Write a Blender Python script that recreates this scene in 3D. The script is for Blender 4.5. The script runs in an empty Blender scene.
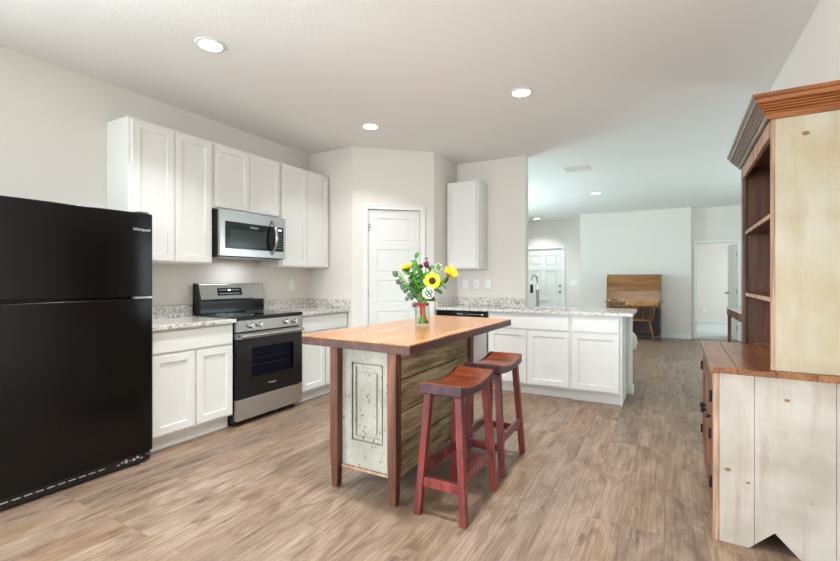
import bpy, bmesh, math, random
from mathutils import Matrix, Vector, noise as mnoise

random.seed(7)
S = bpy.context.scene
COL = S.collection
PI = math.pi

# ------------------------------------------------------------------ camera, world, lights, exposure
cam_d = bpy.data.cameras.new('camera')
cam = bpy.data.objects.new('camera', cam_d)
COL.objects.link(cam)
cam.location = (0, 0, 1.241)
cam.rotation_euler = (PI / 2, 0, 0.507)
cam_d.sensor_width = 36
cam_d.lens = 439.76 / 840 * 36
cam_d.shift_y = -0.00115
cam_d.clip_start = 0.02
S.camera = cam

S.view_settings.view_transform = 'Standard'
S.view_settings.look = 'None'
S.view_settings.gamma = 1
S.view_settings.use_curve_mapping = False
S.view_settings.exposure = 0.26

world = bpy.data.worlds.new('sky')
S.world = world
world.use_nodes = True
wn = world.node_tree.nodes
wn['Background'].inputs['Color'].default_value = (0.75, 0.87, 1.0, 1)
wn['Background'].inputs['Strength'].default_value = 1.0


def area(name, loc, size, target, energy, color, sy=None, spread=PI):
    l = bpy.data.lights.new(name, 'AREA')
    l.shape = 'RECTANGLE' if sy else 'DISK'
    l.size = size
    if sy:
        l.size_y = sy
    l.energy = energy
    l.color = color
    l.spread = spread
    o = bpy.data.objects.new(name, l)
    COL.objects.link(o)
    o.location = loc
    d = Vector(target) - Vector(loc)
    o.rotation_euler = d.to_track_quat('-Z', 'Y').to_euler()
    return o


# daylight through windows, with unseen fills added for the kitchen
DAY = (0.93, 0.97, 1.0)
area('rear_fill_light', (-1.6, -2.72, 1.30), 3.0, (-1.6, 0, 1.30), 22, (0.88, 0.94, 1.0), 2.2)  # unseen source, added as soft fill from behind the camera
area('rear_far_fill_light', (-1.6, -14.0, 2.3), 9.0, (-1.6, 0, 2.3), 1650, (0.86, 0.93, 1.0), 5.0)  # made-up distant glow, added to reach the peninsula fronts more evenly
area('rear_ceiling_fill', (-1.6, -5.2, 0.0), 6.0, (-1.6, -5.2, 3.0), 240, (0.80, 0.93, 1.0), 4.6)  # added upward light that brightens the kitchen ceiling
area('left_fill_light', (-3.86, -1.0, 1.5), 2.2, (0, -1.0, 1.5), 210, (0.87, 0.95, 1.0), 1.2)  # no known window here; added to brighten the right wall and ceiling
area('left_ceiling_fill', (-6.3, -1.0, 0.0), 4.4, (-6.3, -1.0, 3.0), 330, (0.80, 0.93, 1.0), 5.0)  # added upward light outside the left opening, lifts the ceiling
area('daylight_living_window', (-4.32, 7.6, 1.45), 2.6, (0, 7.6, 1.45), 128, (0.66, 0.90, 0.98), 1.7)
area('sunlit_yard_bounce_left', (-6.9, 7.6, 0.0), 4.6, (-6.9, 7.6, 3.0), 380, (0.92, 1.0, 1.0), 5.0)
area('daylight_living_side_window', (3.72, 7.2, 1.45), 3.0, (0, 7.2, 1.45), 54, (0.80, 0.95, 1.0), 1.7)
area('sunlit_yard_bounce_right', (6.2, 7.2, 0.0), 4.6, (6.2, 7.2, 3.0), 280, (0.86, 1.0, 1.0), 5.0)
area('daylight_bedroom_window', (3.28, 13.2, 1.5), 1.8, (0, 13.2, 1.2), 46, (0.80, 0.94, 1.0), 1.5)
CAN_W = 19
CAN_SPREAD = math.radians(115)
CAN_C = (0.90, 0.95, 1.0)


# ------------------------------------------------------------------ materials
def lin(c):
    out = []
    for v in c:
        v = v / 255
        out.append(v / 12.92 if v <= 0.04045 else ((v + 0.055) / 1.055) ** 2.4)
    return (*out, 1)


def new_mat(name):
    m = bpy.data.materials.new(name)
    m.use_nodes = True
    nt = m.node_tree
    return m, nt, nt.nodes['Principled BSDF']


def plain(name, rgb, rough=0.5, metal=0.0, coat=0.0, spec=0.5, bump=0, bscale=200):
    m, nt, b = new_mat(name)
    b.inputs['Base Color'].default_value = lin(rgb)
    b.inputs['Roughness'].default_value = rough
    b.inputs['Metallic'].default_value = metal
    b.inputs['Coat Weight'].default_value = coat
    b.inputs['Specular IOR Level'].default_value = spec
    if bump:
        tc = nt.nodes.new('ShaderNodeTexCoord')
        n = nt.nodes.new('ShaderNodeTexNoise')
        n.inputs['Scale'].default_value = bscale
        n.inputs['Detail'].default_value = 3
        bp = nt.nodes.new('ShaderNodeBump')
        bp.inputs['Strength'].default_value = bump
        bp.inputs['Distance'].default_value = 0.004
        nt.links.new(tc.outputs['Object'], n.inputs['Vector'])
        nt.links.new(n.outputs['Fac'], bp.inputs['Height'])
        nt.links.new(bp.outputs['Normal'], b.inputs['Normal'])
    return m


def ramp(nt, stops):
    r = nt.nodes.new('ShaderNodeValToRGB')
    e = r.color_ramp.elements
    while len(e) < len(stops):
        e.new(0.5)
    for x, (p, c) in zip(e, stops):
        x.position = p
        x.color = c if len(c) == 4 else lin(c)
    return r


def wood(name, dark, mid, light, axis='y', scale=9, rough=0.4, coat=0.0, stretch=10, bump=0.15, knots=0.0, spec=0.5, low=0.3, high=0.72):
    """grain running along one axis of the object"""
    m, nt, b = new_mat(name)
    N, L = nt.nodes, nt.links
    tc = N.new('ShaderNodeTexCoord')
    mp = N.new('ShaderNodeMapping')
    sc = [scale] * 3
    sc['xyz'.index(axis)] = scale / stretch
    mp.inputs['Scale'].default_value = sc
    L.new(tc.outputs['Object'], mp.inputs['Vector'])
    n1 = N.new('ShaderNodeTexNoise')
    n1.inputs['Scale'].default_value = 1.0
    n1.inputs['Detail'].default_value = 6
    n1.inputs['Roughness'].default_value = 0.62
    n1.inputs['Distortion'].default_value = 0.6
    L.new(mp.outputs['Vector'], n1.inputs['Vector'])
    r = ramp(nt, [(low, dark), ((low + high) / 2, mid), (high, light)])
    L.new(n1.outputs['Fac'], r.inputs['Fac'])
    mp2 = N.new('ShaderNodeMapping')
    sc2 = [scale * 9] * 3
    sc2['xyz'.index(axis)] = scale * 0.35
    mp2.inputs['Scale'].default_value = sc2
    L.new(tc.outputs['Object'], mp2.inputs['Vector'])
    n2 = N.new('ShaderNodeTexNoise')
    n2.inputs['Scale'].default_value = 1.0
    n2.inputs['Detail'].default_value = 3
    L.new(mp2.outputs['Vector'], n2.inputs['Vector'])
    mx = N.new('ShaderNodeMix')
    mx.data_type = 'RGBA'
    mx.blend_type = 'MULTIPLY'
    r2 = ramp(nt, [(0.35, (190, 182, 175)), (0.6, (255, 255, 255))])
    L.new(n2.outputs['Fac'], r2.inputs['Fac'])
    mx.inputs['Factor'].default_value = 0.8
    L.new(r.outputs['Color'], mx.inputs['A'])
    L.new(r2.outputs['Color'], mx.inputs['B'])
    L.new(mx.outputs['Result'], b.inputs['Base Color'])
    b.inputs['Roughness'].default_value = rough
    b.inputs['Coat Weight'].default_value = coat
    b.inputs['Coat Roughness'].default_value = 0.12
    b.inputs['Specular IOR Level'].default_value = spec
    bp = N.new('ShaderNodeBump')
    bp.inputs['Strength'].default_value = bump
    bp.inputs['Distance'].default_value = 0.003
    L.new(n2.outputs['Fac'], bp.inputs['Height'])
    L.new(bp.outputs['Normal'], b.inputs['Normal'])
    return m


def floor_material():
    m, nt, b = new_mat('oak plank floor')
    N, L = nt.nodes, nt.links
    tc = N.new('ShaderNodeTexCoord')
    mp = N.new('ShaderNodeMapping')
    mp.inputs['Rotation'].default_value = (0, 0, PI / 2)
    L.new(tc.outputs['Object'], mp.inputs['Vector'])
    br = N.new('ShaderNodeTexBrick')
    br.offset = 0.37
    br.offset_frequency = 3
    br.inputs['Color1'].default_value = (0, 0, 0, 1)
    br.inputs['Color2'].default_value = (1, 1, 1, 1)
    br.inputs['Mortar'].default_value = (0.5, 0.5, 0.5, 1)
    br.inputs['Scale'].default_value = 1.0
    br.inputs['Mortar Size'].default_value = 0.0012
    br.inputs['Mortar Smooth'].default_value = 0.1
    br.inputs['Bias'].default_value = 0.0
    br.inputs['Brick Width'].default_value = 1.22
    br.inputs['Row Height'].default_value = 0.18
    L.new(mp.outputs['Vector'], br.inputs['Vector'])
    # shift the grain of each board
    sep = N.new('ShaderNodeSeparateColor')
    L.new(br.outputs['Color'], sep.inputs['Color'])
    mul = N.new('ShaderNodeMath')
    mul.operation = 'MULTIPLY'
    mul.inputs[1].default_value = 37.0
    L.new(sep.outputs['Red'], mul.inputs[0])
    g = N.new('ShaderNodeMapping')
    g.inputs['Scale'].default_value = (5.0, 1.5, 1)
    L.new(tc.outputs['Object'], g.inputs['Vector'])
    n1 = N.new('ShaderNodeTexNoise')
    n1.noise_dimensions = '4D'
    n1.inputs['Scale'].default_value = 1.0
    n1.inputs['Detail'].default_value = 9
    n1.inputs['Roughness'].default_value = 0.6
    n1.inputs['Distortion'].default_value = 2.4
    L.new(g.outputs['Vector'], n1.inputs['Vector'])
    L.new(mul.outputs[0], n1.inputs['W'])
    r = ramp(nt, [(0.26, (100, 79, 63)), (0.40, (130, 109, 92)), (0.52, (148, 127, 109)), (0.72, (168, 150, 134))])
    L.new(n1.outputs['Fac'], r.inputs['Fac'])
    # fine fibres
    g2 = N.new('ShaderNodeMapping')
    g2.inputs['Scale'].default_value = (120, 3, 1)
    L.new(tc.outputs['Object'], g2.inputs['Vector'])
    n2 = N.new('ShaderNodeTexNoise')
    n2.noise_dimensions = '4D'
    n2.inputs['Scale'].default_value = 1.0
    n2.inputs['Detail'].default_value = 4
    L.new(g2.outputs['Vector'], n2.inputs['Vector'])
    L.new(mul.outputs[0], n2.inputs['W'])
    r2 = ramp(nt, [(0.34, (206, 199, 193)), (0.56, (255, 255, 255))])
    L.new(n2.outputs['Fac'], r2.inputs['Fac'])
    mx = N.new('ShaderNodeMix')
    mx.data_type = 'RGBA'
    mx.blend_type = 'MULTIPLY'
    mx.inputs['Factor'].default_value = 0.9
    L.new(r.outputs['Color'], mx.inputs['A'])
    L.new(r2.outputs['Color'], mx.inputs['B'])
    # knots: rare dark streaks
    g3 = N.new('ShaderNodeMapping')
    g3.inputs['Scale'].default_value = (13, 4.6, 1)
    L.new(tc.outputs['Object'], g3.inputs['Vector'])
    n3 = N.new('ShaderNodeTexNoise')
    n3.noise_dimensions = '4D'
    n3.inputs['Scale'].default_value = 1.0
    n3.inputs['Detail'].default_value = 7
    L.new(g3.outputs['Vector'], n3.inputs['Vector'])
    L.new(mul.outputs[0], n3.inputs['W'])
    r3 = ramp(nt, [(0.60, (0, 0, 0)), (0.64, (120, 120, 120)), (0.72, (225, 225, 225))])
    L.new(n3.outputs['Fac'], r3.inputs['Fac'])
    mx3 = N.new('ShaderNodeMix')
    mx3.data_type = 'RGBA'
    L.new(r3.outputs['Color'], mx3.inputs['Factor'])
    L.new(mx.outputs['Result'], mx3.inputs['A'])
    mx3.inputs['B'].default_value = lin((84, 66, 54))
    # board to board tone
    r4 = ramp(nt, [(0.0, (232, 229, 228)), (0.5, (255, 252, 250)), (1.0, (252, 240, 226))])
    L.new(sep.outputs['Red'], r4.inputs['Fac'])
    mx4 = N.new('ShaderNodeMix')
    mx4.data_type = 'RGBA'
    mx4.blend_type = 'MULTIPLY'
    mx4.inputs['Factor'].default_value = 1.0
    L.new(mx3.outputs['Result'], mx4.inputs['A'])
    L.new(r4.outputs['Color'], mx4.inputs['B'])
    # seams
    mx5 = N.new('ShaderNodeMix')
    mx5.data_type = 'RGBA'
    sm = N.new('ShaderNodeMath')
    sm.operation = 'MULTIPLY'
    sm.inputs[1].default_value = 0.5
    L.new(br.outputs['Fac'], sm.inputs[0])
    L.new(sm.outputs[0], mx5.inputs['Factor'])
    L.new(mx4.outputs['Result'], mx5.inputs['A'])
    mx5.inputs['B'].default_value = lin((90, 72, 60))
    L.new(mx5.outputs['Result'], b.inputs['Base Color'])
    b.inputs['Roughness'].default_value = 0.38
    b.inputs['Specular IOR Level'].default_value = 0.4
    bp = N.new('ShaderNodeBump')
    bp.inputs['Strength'].default_value = 0.12
    bp.inputs['Distance'].default_value = 0.002
    L.new(n2.outputs['Fac'], bp.inputs['Height'])
    L.new(bp.outputs['Normal'], b.inputs['Normal'])
    return m


def granite_material():
    m, nt, b = new_mat('speckled granite')
    N, L = nt.nodes, nt.links
    tc = N.new('ShaderNodeTexCoord')
    n1 = N.new('ShaderNodeTexNoise')
    n1.inputs['Scale'].default_value = 48
    n1.inputs['Detail'].default_value = 5
    n1.inputs['Roughness'].default_value = 0.7
    L.new(tc.outputs['Object'], n1.inputs['Vector'])
    r1 = ramp(nt, [(0.30, (70, 64, 60)), (0.41, (168, 158, 148)), (0.50, (214, 208, 200)), (0.66, (236, 233, 227))])
    L.new(n1.outputs['Fac'], r1.inputs['Fac'])
    v = N.new('ShaderNodeTexVoronoi')
    v.inputs['Scale'].default_value = 95
    L.new(tc.outputs['Object'], v.inputs['Vector'])
    rv = ramp(nt, [(0.0, (56, 52, 52)), (0.16, (120, 112, 106)), (0.30, (255, 255, 255))])
    L.new(v.outputs['Distance'], rv.inputs['Fac'])
    n2 = N.new('ShaderNodeTexNoise')
    n2.inputs['Scale'].default_value = 22
    n2.inputs['Detail'].default_value = 2
    L.new(tc.outputs['Object'], n2.inputs['Vector'])
    rm = ramp(nt, [(0.46, (0, 0, 0)), (0.58, (255, 255, 255))])
    L.new(n2.outputs['Fac'], rm.inputs['Fac'])
    mx = N.new('ShaderNodeMix')
    mx.data_type = 'RGBA'
    mx.blend_type = 'MULTIPLY'
    L.new(rm.outputs['Color'], mx.inputs['Factor'])
    L.new(r1.outputs['Color'], mx.inputs['A'])
    L.new(rv.outputs['Color'], mx.inputs['B'])
    L.new(mx.outputs['Result'], b.inputs['Base Color'])
    b.inputs['Roughness'].default_value = 0.12
    b.inputs['Specular IOR Level'].default_value = 0.5
    return m


def worn_paint(name, paint, paint2, chip, chip_at=0.63, scale=26, grain_axis='z', rough=0.7, streak=(150, 130, 105), streak_amt=0.35, stretch=7):
    """old paint with chips and streaks showing the wood below"""
    m, nt, b = new_mat(name)
    N, L = nt.nodes, nt.links
    tc = N.new('ShaderNodeTexCoord')
    n0 = N.new('ShaderNodeTexNoise')
    n0.inputs['Scale'].default_value = 4
    n0.inputs['Detail'].default_value = 4
    L.new(tc.outputs['Object'], n0.inputs['Vector'])
    r0 = ramp(nt, [(0.35, paint2), (0.65, paint)])
    L.new(n0.outputs['Fac'], r0.inputs['Fac'])
    mp = N.new('ShaderNodeMapping')
    sc = [scale] * 3
    sc['xyz'.index(grain_axis)] = scale / stretch
    mp.inputs['Scale'].default_value = sc
    L.new(tc.outputs['Object'], mp.inputs['Vector'])
    n1 = N.new('ShaderNodeTexNoise')
    n1.inputs['Scale'].default_value = 1
    n1.inputs['Detail'].default_value = 6
    n1.inputs['Roughness'].default_value = 0.65
    L.new(mp.outputs['Vector'], n1.inputs['Vector'])
    r1 = ramp(nt, [(0.50, (0, 0, 0)), (0.78, (255, 255, 255))])
    L.new(n1.outputs['Fac'], r1.inputs['Fac'])
    mm = N.new('ShaderNodeMath')
    mm.operation = 'MULTIPLY'
    mm.inputs[1].default_value = streak_amt
    L.new(r1.outputs['Color'], mm.inputs[0])
    m1 = N.new('ShaderNodeMix')
    m1.data_type = 'RGBA'
    L.new(mm.outputs[0], m1.inputs['Factor'])
    L.new(r0.outputs['Color'], m1.inputs['A'])
    m1.inputs['B'].default_value = lin(streak)
    n2 = N.new('ShaderNodeTexNoise')
    n2.inputs['Scale'].default_value = 1
    n2.inputs['Detail'].default_value = 8
    n2.inputs['Roughness'].default_value = 0.72
    mpc = N.new('ShaderNodeMapping')
    scc = [scale * 1.1] * 3
    scc['xyz'.index(grain_axis)] = scale * 0.42
    mpc.inputs['Scale'].default_value = scc
    L.new(tc.outputs['Object'], mpc.inputs['Vector'])
    L.new(mpc.outputs['Vector'], n2.inputs['Vector'])
    r2 = ramp(nt, [(chip_at, (0, 0, 0)), (chip_at + 0.02, (255, 255, 255))])
    L.new(n2.outputs['Fac'], r2.inputs['Fac'])
    m2 = N.new('ShaderNodeMix')
    m2.data_type = 'RGBA'
    L.new(r2.outputs['Color'], m2.inputs['Factor'])
    L.new(m1.outputs['Result'], m2.inputs['A'])
    m2.inputs['B'].default_value = lin(chip)
    L.new(m2.outputs['Result'], b.inputs['Base Color'])
    b.inputs['Roughness'].default_value = rough
    bp = N.new('ShaderNodeBump')
    bp.inputs['Strength'].default_value = 0.25
    bp.inputs['Distance'].default_value = 0.003
    L.new(n1.outputs['Fac'], bp.inputs['Height'])
    L.new(bp.outputs['Normal'], b.inputs['Normal'])
    return m


def glass_pane(name, tint=(1, 1, 1, 1), refl=0.5, ior=1.45):
    m = bpy.data.materials.new(name)
    m.use_nodes = True
    nt = m.node_tree
    nt.nodes.clear()
    o = nt.nodes.new('ShaderNodeOutputMaterial')
    mix = nt.nodes.new('ShaderNodeMixShader')
    t = nt.nodes.new('ShaderNodeBsdfTransparent')
    g = nt.nodes.new('ShaderNodeBsdfGlossy')
    f = nt.nodes.new('ShaderNodeLayerWeight')
    f.inputs['Blend'].default_value = 0.12
    k = nt.nodes.new('ShaderNodeMath')
    k.operation = 'MULTIPLY'
    k.inputs[1].default_value = refl
    t.inputs['Color'].default_value = tint
    g.inputs['Roughness'].default_value = 0.03
    nt.links.new(f.outputs['Fresnel'], k.inputs[0])
    nt.links.new(k.outputs[0], mix.inputs[0])
    nt.links.new(t.outputs[0], mix.inputs[1])
    nt.links.new(g.outputs[0], mix.inputs[2])
    nt.links.new(mix.outputs[0], o.inputs[0])
    return m


def emitter(name, rgb, strength):
    m, nt, b = new_mat(name)
    b.inputs['Base Color'].default_value = lin((240, 240, 236))
    b.inputs['Emission Color'].default_value = lin(rgb)
    b.inputs['Emission Strength'].default_value = strength
    return m


def steel_material(name, rgb=(192, 190, 187), rough=0.24, axis='y'):
    m, nt, b = new_mat(name)
    N, L = nt.nodes, nt.links
    b.inputs['Base Color'].default_value = lin(rgb)
    b.inputs['Metallic'].default_value = 1
    tc = N.new('ShaderNodeTexCoord')
    mp = N.new('ShaderNodeMapping')
    sc = [260] * 3
    sc['xyz'.index(axis)] = 2.5
    mp.inputs['Scale'].default_value = sc
    n = N.new('ShaderNodeTexNoise')
    n.inputs['Scale'].default_value = 1
    n.inputs['Detail'].default_value = 2
    L.new(tc.outputs['Object'], mp.inputs['Vector'])
    L.new(mp.outputs['Vector'], n.inputs['Vector'])
    mr = N.new('ShaderNodeMapRange')
    mr.inputs['To Min'].default_value = rough - 0.02
    mr.inputs['To Max'].default_value = rough + 0.03
    L.new(n.outputs['Fac'], mr.inputs['Value'])
    L.new(mr.outputs['Result'], b.inputs['Roughness'])
    return m


WALL = plain('greige wall paint', (227, 220, 212), 0.85, spec=0.2, bump=0.10, bscale=130)
CEIL = plain('textured ceiling paint', (238, 237, 234), 0.95, spec=0.1, bump=0.35, bscale=85)
TRIM = plain('white trim paint', (232, 231, 227), 0.4)
DOORW = plain('white door paint', (228, 227, 222), 0.45)
CAB = plain('white cabinet paint', (231, 229, 224), 0.38)
FLOOR = floor_material()
CARPET = plain('pale carpet', (214, 216, 212), 0.95, spec=0.05, bump=0.8, bscale=160)
GRANITE = granite_material()
STEEL = steel_material('brushed stainless steel')
STEELX = steel_material('brushed steel across', axis='x')
CHROME = plain('polished chrome', (178, 178, 180), 0.14, 1)
NICKEL = plain('satin nickel', (150, 146, 140), 0.3, 1)
BLACKGL = plain('black gloss enamel', (9, 9, 10), 0.12, spec=0.5)
FRIDGE = plain('black textured enamel', (9, 8, 8), 0.2, spec=0.3, bump=0.03, bscale=420)
BLACKPL = plain('black plastic', (20, 20, 22), 0.4)
REFLCAV = plain('dark cavity with painted reflection', (62, 62, 76), 0.35)  # bluish glass reflection painted into the dark cavity colour
OVENGL = glass_pane('oven window glass', (0.6, 0.6, 0.68, 1), refl=0.9)
WHITEPL = plain('white plastic', (240, 240, 238), 0.35)
SILVER = plain('silver lettering', (222, 222, 222), 0.3, 0.6)
GREYLEG = plain('grey printed legend', (196, 200, 205), 0.5)
IRON = plain('black iron', (22, 20, 19), 0.5, 0.4)
LAMP = emitter('lamp diffuser', (255, 250, 242), 12.0)

TOPW = wood('island top wood', (164, 102, 56), (198, 134, 80), (216, 158, 104), 'y', 8, 0.26, 0.35, 9, 0.06)
EDGEW = wood('dark stained wood', (50, 25, 16), (82, 42, 28), (110, 60, 42), 'y', 14, 0.45, 0.1)
LEGW = wood('reclaimed red brown wood', (56, 30, 20), (106, 60, 40), (148, 92, 64), 'z', 16, 0.55, 0.0)
BARN = wood('weathered barn board', (108, 92, 66), (182, 164, 128), (222, 208, 176), 'y', 30, 0.8, 0, 14, 0.5, spec=0.2)
CHIPPY = worn_paint('chipped pale paint', (172, 167, 154), (142, 138, 124), (52, 42, 34), 0.60, 55, 'z', 0.65, (128, 118, 92), 0.55, 5)
MAHOG = wood('mahogany stain', (78, 24, 24), (126, 46, 44), (160, 70, 66), 'z', 14, 0.32, 0.25)
SEATW = wood('saddle seat stain', (84, 34, 20), (128, 58, 30), (164, 86, 46), 'x', 12, 0.28, 0.3, 5)
SEATE = wood('seat edge stain', (48, 24, 32), (72, 40, 50), (98, 62, 72), 'y', 12, 0.4, 0.15)
WASH = worn_paint('whitewashed pine', (193, 183, 173), (168, 156, 144), (140, 108, 76), 0.74, 17, 'z', 0.75, (158, 136, 112), 0.75, 12)
WASHY = worn_paint('yellowed whitewash', (192, 184, 166), (180, 163, 134), (150, 112, 70), 0.76, 15, 'z', 0.75, (172, 146, 110), 0.65, 10)
PINEK = plain('pine knot', (136, 102, 70), 0.6)
HUTW = wood('aged brown pine', (70, 38, 22), (108, 64, 40), (146, 94, 60), 'z', 11, 0.45, 0.15)
HUTTOP = wood('hutch top pine', (104, 58, 26), (150, 92, 48), (178, 122, 70), 'y', 9, 0.32, 0.3)
CROWN = wood('crown orange pine', (110, 56, 20), (158, 90, 36), (190, 120, 58), 'x', 16, 0.4, 0.2)
CROWNF = wood('crown front pine', (84, 66, 56), (124, 104, 92), (156, 136, 124), 'y', 16, 0.4, 0.2)
FRAMEW = wood('pinkish frame pine', (150, 108, 84), (188, 150, 124), (212, 180, 156), 'z', 14, 0.6)
OAK = wood('golden oak', (120, 76, 36), (164, 112, 60), (192, 142, 86), 'x', 12, 0.4, 0.2, 12)
OAKZ = wood('golden oak upright', (88, 50, 24), (128, 80, 40), (160, 108, 60), 'z', 14, 0.4, 0.2)
SHADEPAN = plain('shade-coloured desk panel', (84, 74, 82), 0.5)  # kneehole shade painted into the back panel colour
CREAM = plain('cream fabric', (214, 208, 192), 0.9, spec=0.1, bump=0.4, bscale=300)
STONE = plain('pale stone top', (196, 192, 186), 0.3)
PETAL = plain('yellow petal', (252, 214, 20), 0.6)
SEED = plain('sunflower seeds', (62, 30, 14), 0.8, bump=0.8, bscale=500)
GREEN = plain('leaf green', (58, 122, 34), 0.5)
GREEN2 = plain('pale leaf green', (128, 160, 84), 0.55)
EUCA = plain('eucalyptus grey green', (84, 108, 92), 0.6)
STEMG = plain('stem green', (128, 160, 70), 0.5)
BURG = plain('burgundy bloom', (112, 34, 62), 0.7)
WHITEFL = plain('white floret', (240, 240, 244), 0.7)
PALEFL = plain('pale filler bloom', (206, 210, 176), 0.7)
RIBBON = plain('red ribbon', (150, 24, 30), 0.5)
JAR = glass_pane('jar glass', (0.93, 0.97, 0.93, 1), ior=1.4)
WINGL = glass_pane('window glass', (0.98, 1, 1, 1))

# ------------------------------------------------------------------ building helpers
ID4 = Matrix.Identity(4)


def frame(origin, u, v, w):
    """(u, v, w) box coordinates -> world"""
    m = Matrix.Identity(4)
    for i, a in enumerate((u, v, w)):
        for r in range(3):
            m[r][i] = a[r]
    for r in range(3):
        m[r][3] = origin[r]
    return m


M_LEFT = frame((0, 0, 0), (0, 1, 0), (0, 0, 1), (1, 0, 0))       # faces +X: u = Y, v = Z, w = X
M_FRONT = frame((0, 0, 0), (1, 0, 0), (0, 0, 1), (0, -1, 0))     # faces -Y: u = X, v = Z, w = -Y
DIA_O, DIA_D = (-3.08, 3.97, 0), Vector((0.71, 0.635, 0)).normalized()
M_DIAG = frame(DIA_O, DIA_D, (0, 0, 1), (DIA_D.y, -DIA_D.x, 0))


class MB:
    def __init__(self, M=None):
        self.bm = bmesh.new()
        self.M = M or ID4

    def v(self, p):
        return self.bm.verts.new(self.M @ Vector(p))

    def hexa(self, p):
        """eight corners: bottom ring then top ring"""
        vs = [self.v(q) for q in p]
        for f in ((3, 2, 1, 0), (4, 5, 6, 7), (0, 1, 5, 4), (1, 2, 6, 5), (2, 3, 7, 6), (3, 0, 4, 7)):
            self.bm.faces.new([vs[i] for i in f])
        return self

    def box(self, x0, x1, y0, y1, z0, z1):
        return self.hexa([(x0, y0, z0), (x1, y0, z0), (x1, y1, z0), (x0, y1, z0),
                          (x0, y0, z1), (x1, y0, z1), (x1, y1, z1), (x0, y1, z1)])

    def prism(self, poly, axis, a0, a1):
        """poly in the two other axes (x: y,z   y: x,z   z: x,y)"""
        def pt(p, a):
            if axis == 'x':
                return (a, p[0], p[1])
            if axis == 'y':
                return (p[0], a, p[1])
            return (p[0], p[1], a)
        A = [self.v(pt(p, a0)) for p in poly]
        B = [self.v(pt(p, a1)) for p in poly]
        n = len(poly)
        self.bm.faces.new(A[::-1])
        self.bm.faces.new(B)
        for i in range(n):
            j = (i + 1) % n
            self.bm.faces.new((A[i], A[j], B[j], B[i]))
        return self

    def slab(self, u0, u1, v0, v1, w0, w1, rects=()):
        """board facing +w with rectangular fields (ua, ub, va, vb, height) sunk or raised in it; height None is a hole"""
        us = sorted({u0, u1, *[r[0] for r in rects], *[r[1] for r in rects]})
        vs = sorted({v0, v1, *[r[2] for r in rects], *[r[3] for r in rects]})

        def h(i, j):
            if not (0 <= i < len(us) - 1 and 0 <= j < len(vs) - 1):
                return w0
            cu, cv = (us[i] + us[i + 1]) / 2, (vs[j] + vs[j + 1]) / 2
            z = w1
            for a, b, c, d, q in rects:
                if a < cu < b and c < cv < d:
                    z = w0 if q is None else q
            return z
        cache = {}

        def V(u, v, w):
            k = (round(u, 6), round(v, 6), round(w, 6))
            if k not in cache:
                cache[k] = self.v(k)
            return cache[k]

        def face(*q):
            q = [V(*a) for a in q]
            if len(set(q)) == len(q):
                try:
                    self.bm.faces.new(q)
                except ValueError:
                    pass
        for i in range(len(us) - 1):
            for j in range(len(vs) - 1):
                a, b, c, d = us[i], us[i + 1], vs[j], vs[j + 1]
                z = h(i, j)
                if z > w0:
                    face((a, c, z), (b, c, z), (b, d, z), (a, d, z))
                    face((a, c, w0), (a, d, w0), (b, d, w0), (b, c, w0))
                for (di, dj, p, q) in ((-1, 0, (a, d), (a, c)), (1, 0, (b, c), (b, d)), (0, -1, (a, c), (b, c)), (0, 1, (b, d), (a, d))):
                    z2 = h(i + di, j + dj)
                    if z > z2:
                        face((*p, z2), (*q, z2), (*q, z), (*p, z))
        return self

    def bar(self, p0, p1, w0, d0, w1=None, d1=None, ref=(0, 0, 1), flat=True):
        """tapered square bar between two points; horizontal cut ends when it stands"""
        p0, p1 = Vector(p0), Vector(p1)
        w1 = w0 if w1 is None else w1
        d1 = d0 if d1 is None else d1
        ax = (p1 - p0).normalized()
        if abs(ax.z) > 0.7 and flat:
            a, b = Vector((1, 0, 0)), Vector((0, 1, 0))
        else:
            a = ax.cross(Vector(ref)).normalized()
            b = Vector(ref)
        pts = []
        for p, w, d in ((p0, w0, d0), (p1, w1, d1)):
            for sx, sy in ((-1, -1), (1, -1), (1, 1), (-1, 1)):
                pts.append(p + a * sx * w / 2 + b * sy * d / 2)
        return self.hexa(pts)

    def tube(self, path, r, n=10, caps=True):
        path = [Vector(p) for p in path]
        rs = r if isinstance(r, (list, tuple)) else [r] * len(path)
        rings = []
        prev = None
        for i, p in enumerate(path):
            t = (path[min(i + 1, len(path) - 1)] - path[max(i - 1, 0)]).normalized()
            a = prev if prev is not None else (Vector((0, 0, 1)) if abs(t.z) < 0.9 else Vector((1, 0, 0)))
            a = (a - t * a.dot(t)).normalized()
            prev = a
            b = t.cross(a)
            rings.append([self.v(p + (a * math.cos(2 * PI * k / n) + b * math.sin(2 * PI * k / n)) * rs[i]) for k in range(n)])
        for A, B in zip(rings, rings[1:]):
            for k in range(n):
                self.bm.faces.new((A[k], A[(k + 1) % n], B[(k + 1) % n], B[k]))
        if caps:
            self.bm.faces.new(rings[0][::-1])
            self.bm.faces.new(rings[-1])
        return self

    def lathe(self, prof, c=(0, 0, 0), n=24, axis='z', closed=False):
        c = Vector(c)
        rings = []
        for r, h in prof:
            ring = []
            for k in range(n):
                x, y = r * math.cos(2 * PI * k / n), r * math.sin(2 * PI * k / n)
                p = {'z': (x, y, h), 'y': (x, h, y), 'x': (h, x, y)}[axis]
                ring.append(self.v(c + Vector(p)))
            rings.append(ring)
        pairs = list(zip(rings, rings[1:]))
        if closed:
            pairs.append((rings[-1], rings[0]))
        for A, B in pairs:
            for k in range(n):
                self.bm.faces.new((A[k], A[(k + 1) % n], B[(k + 1) % n], B[k]))
        if not closed:
            self.bm.faces.new(rings[0][::-1])
            self.bm.faces.new(rings[-1])
        return self

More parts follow.
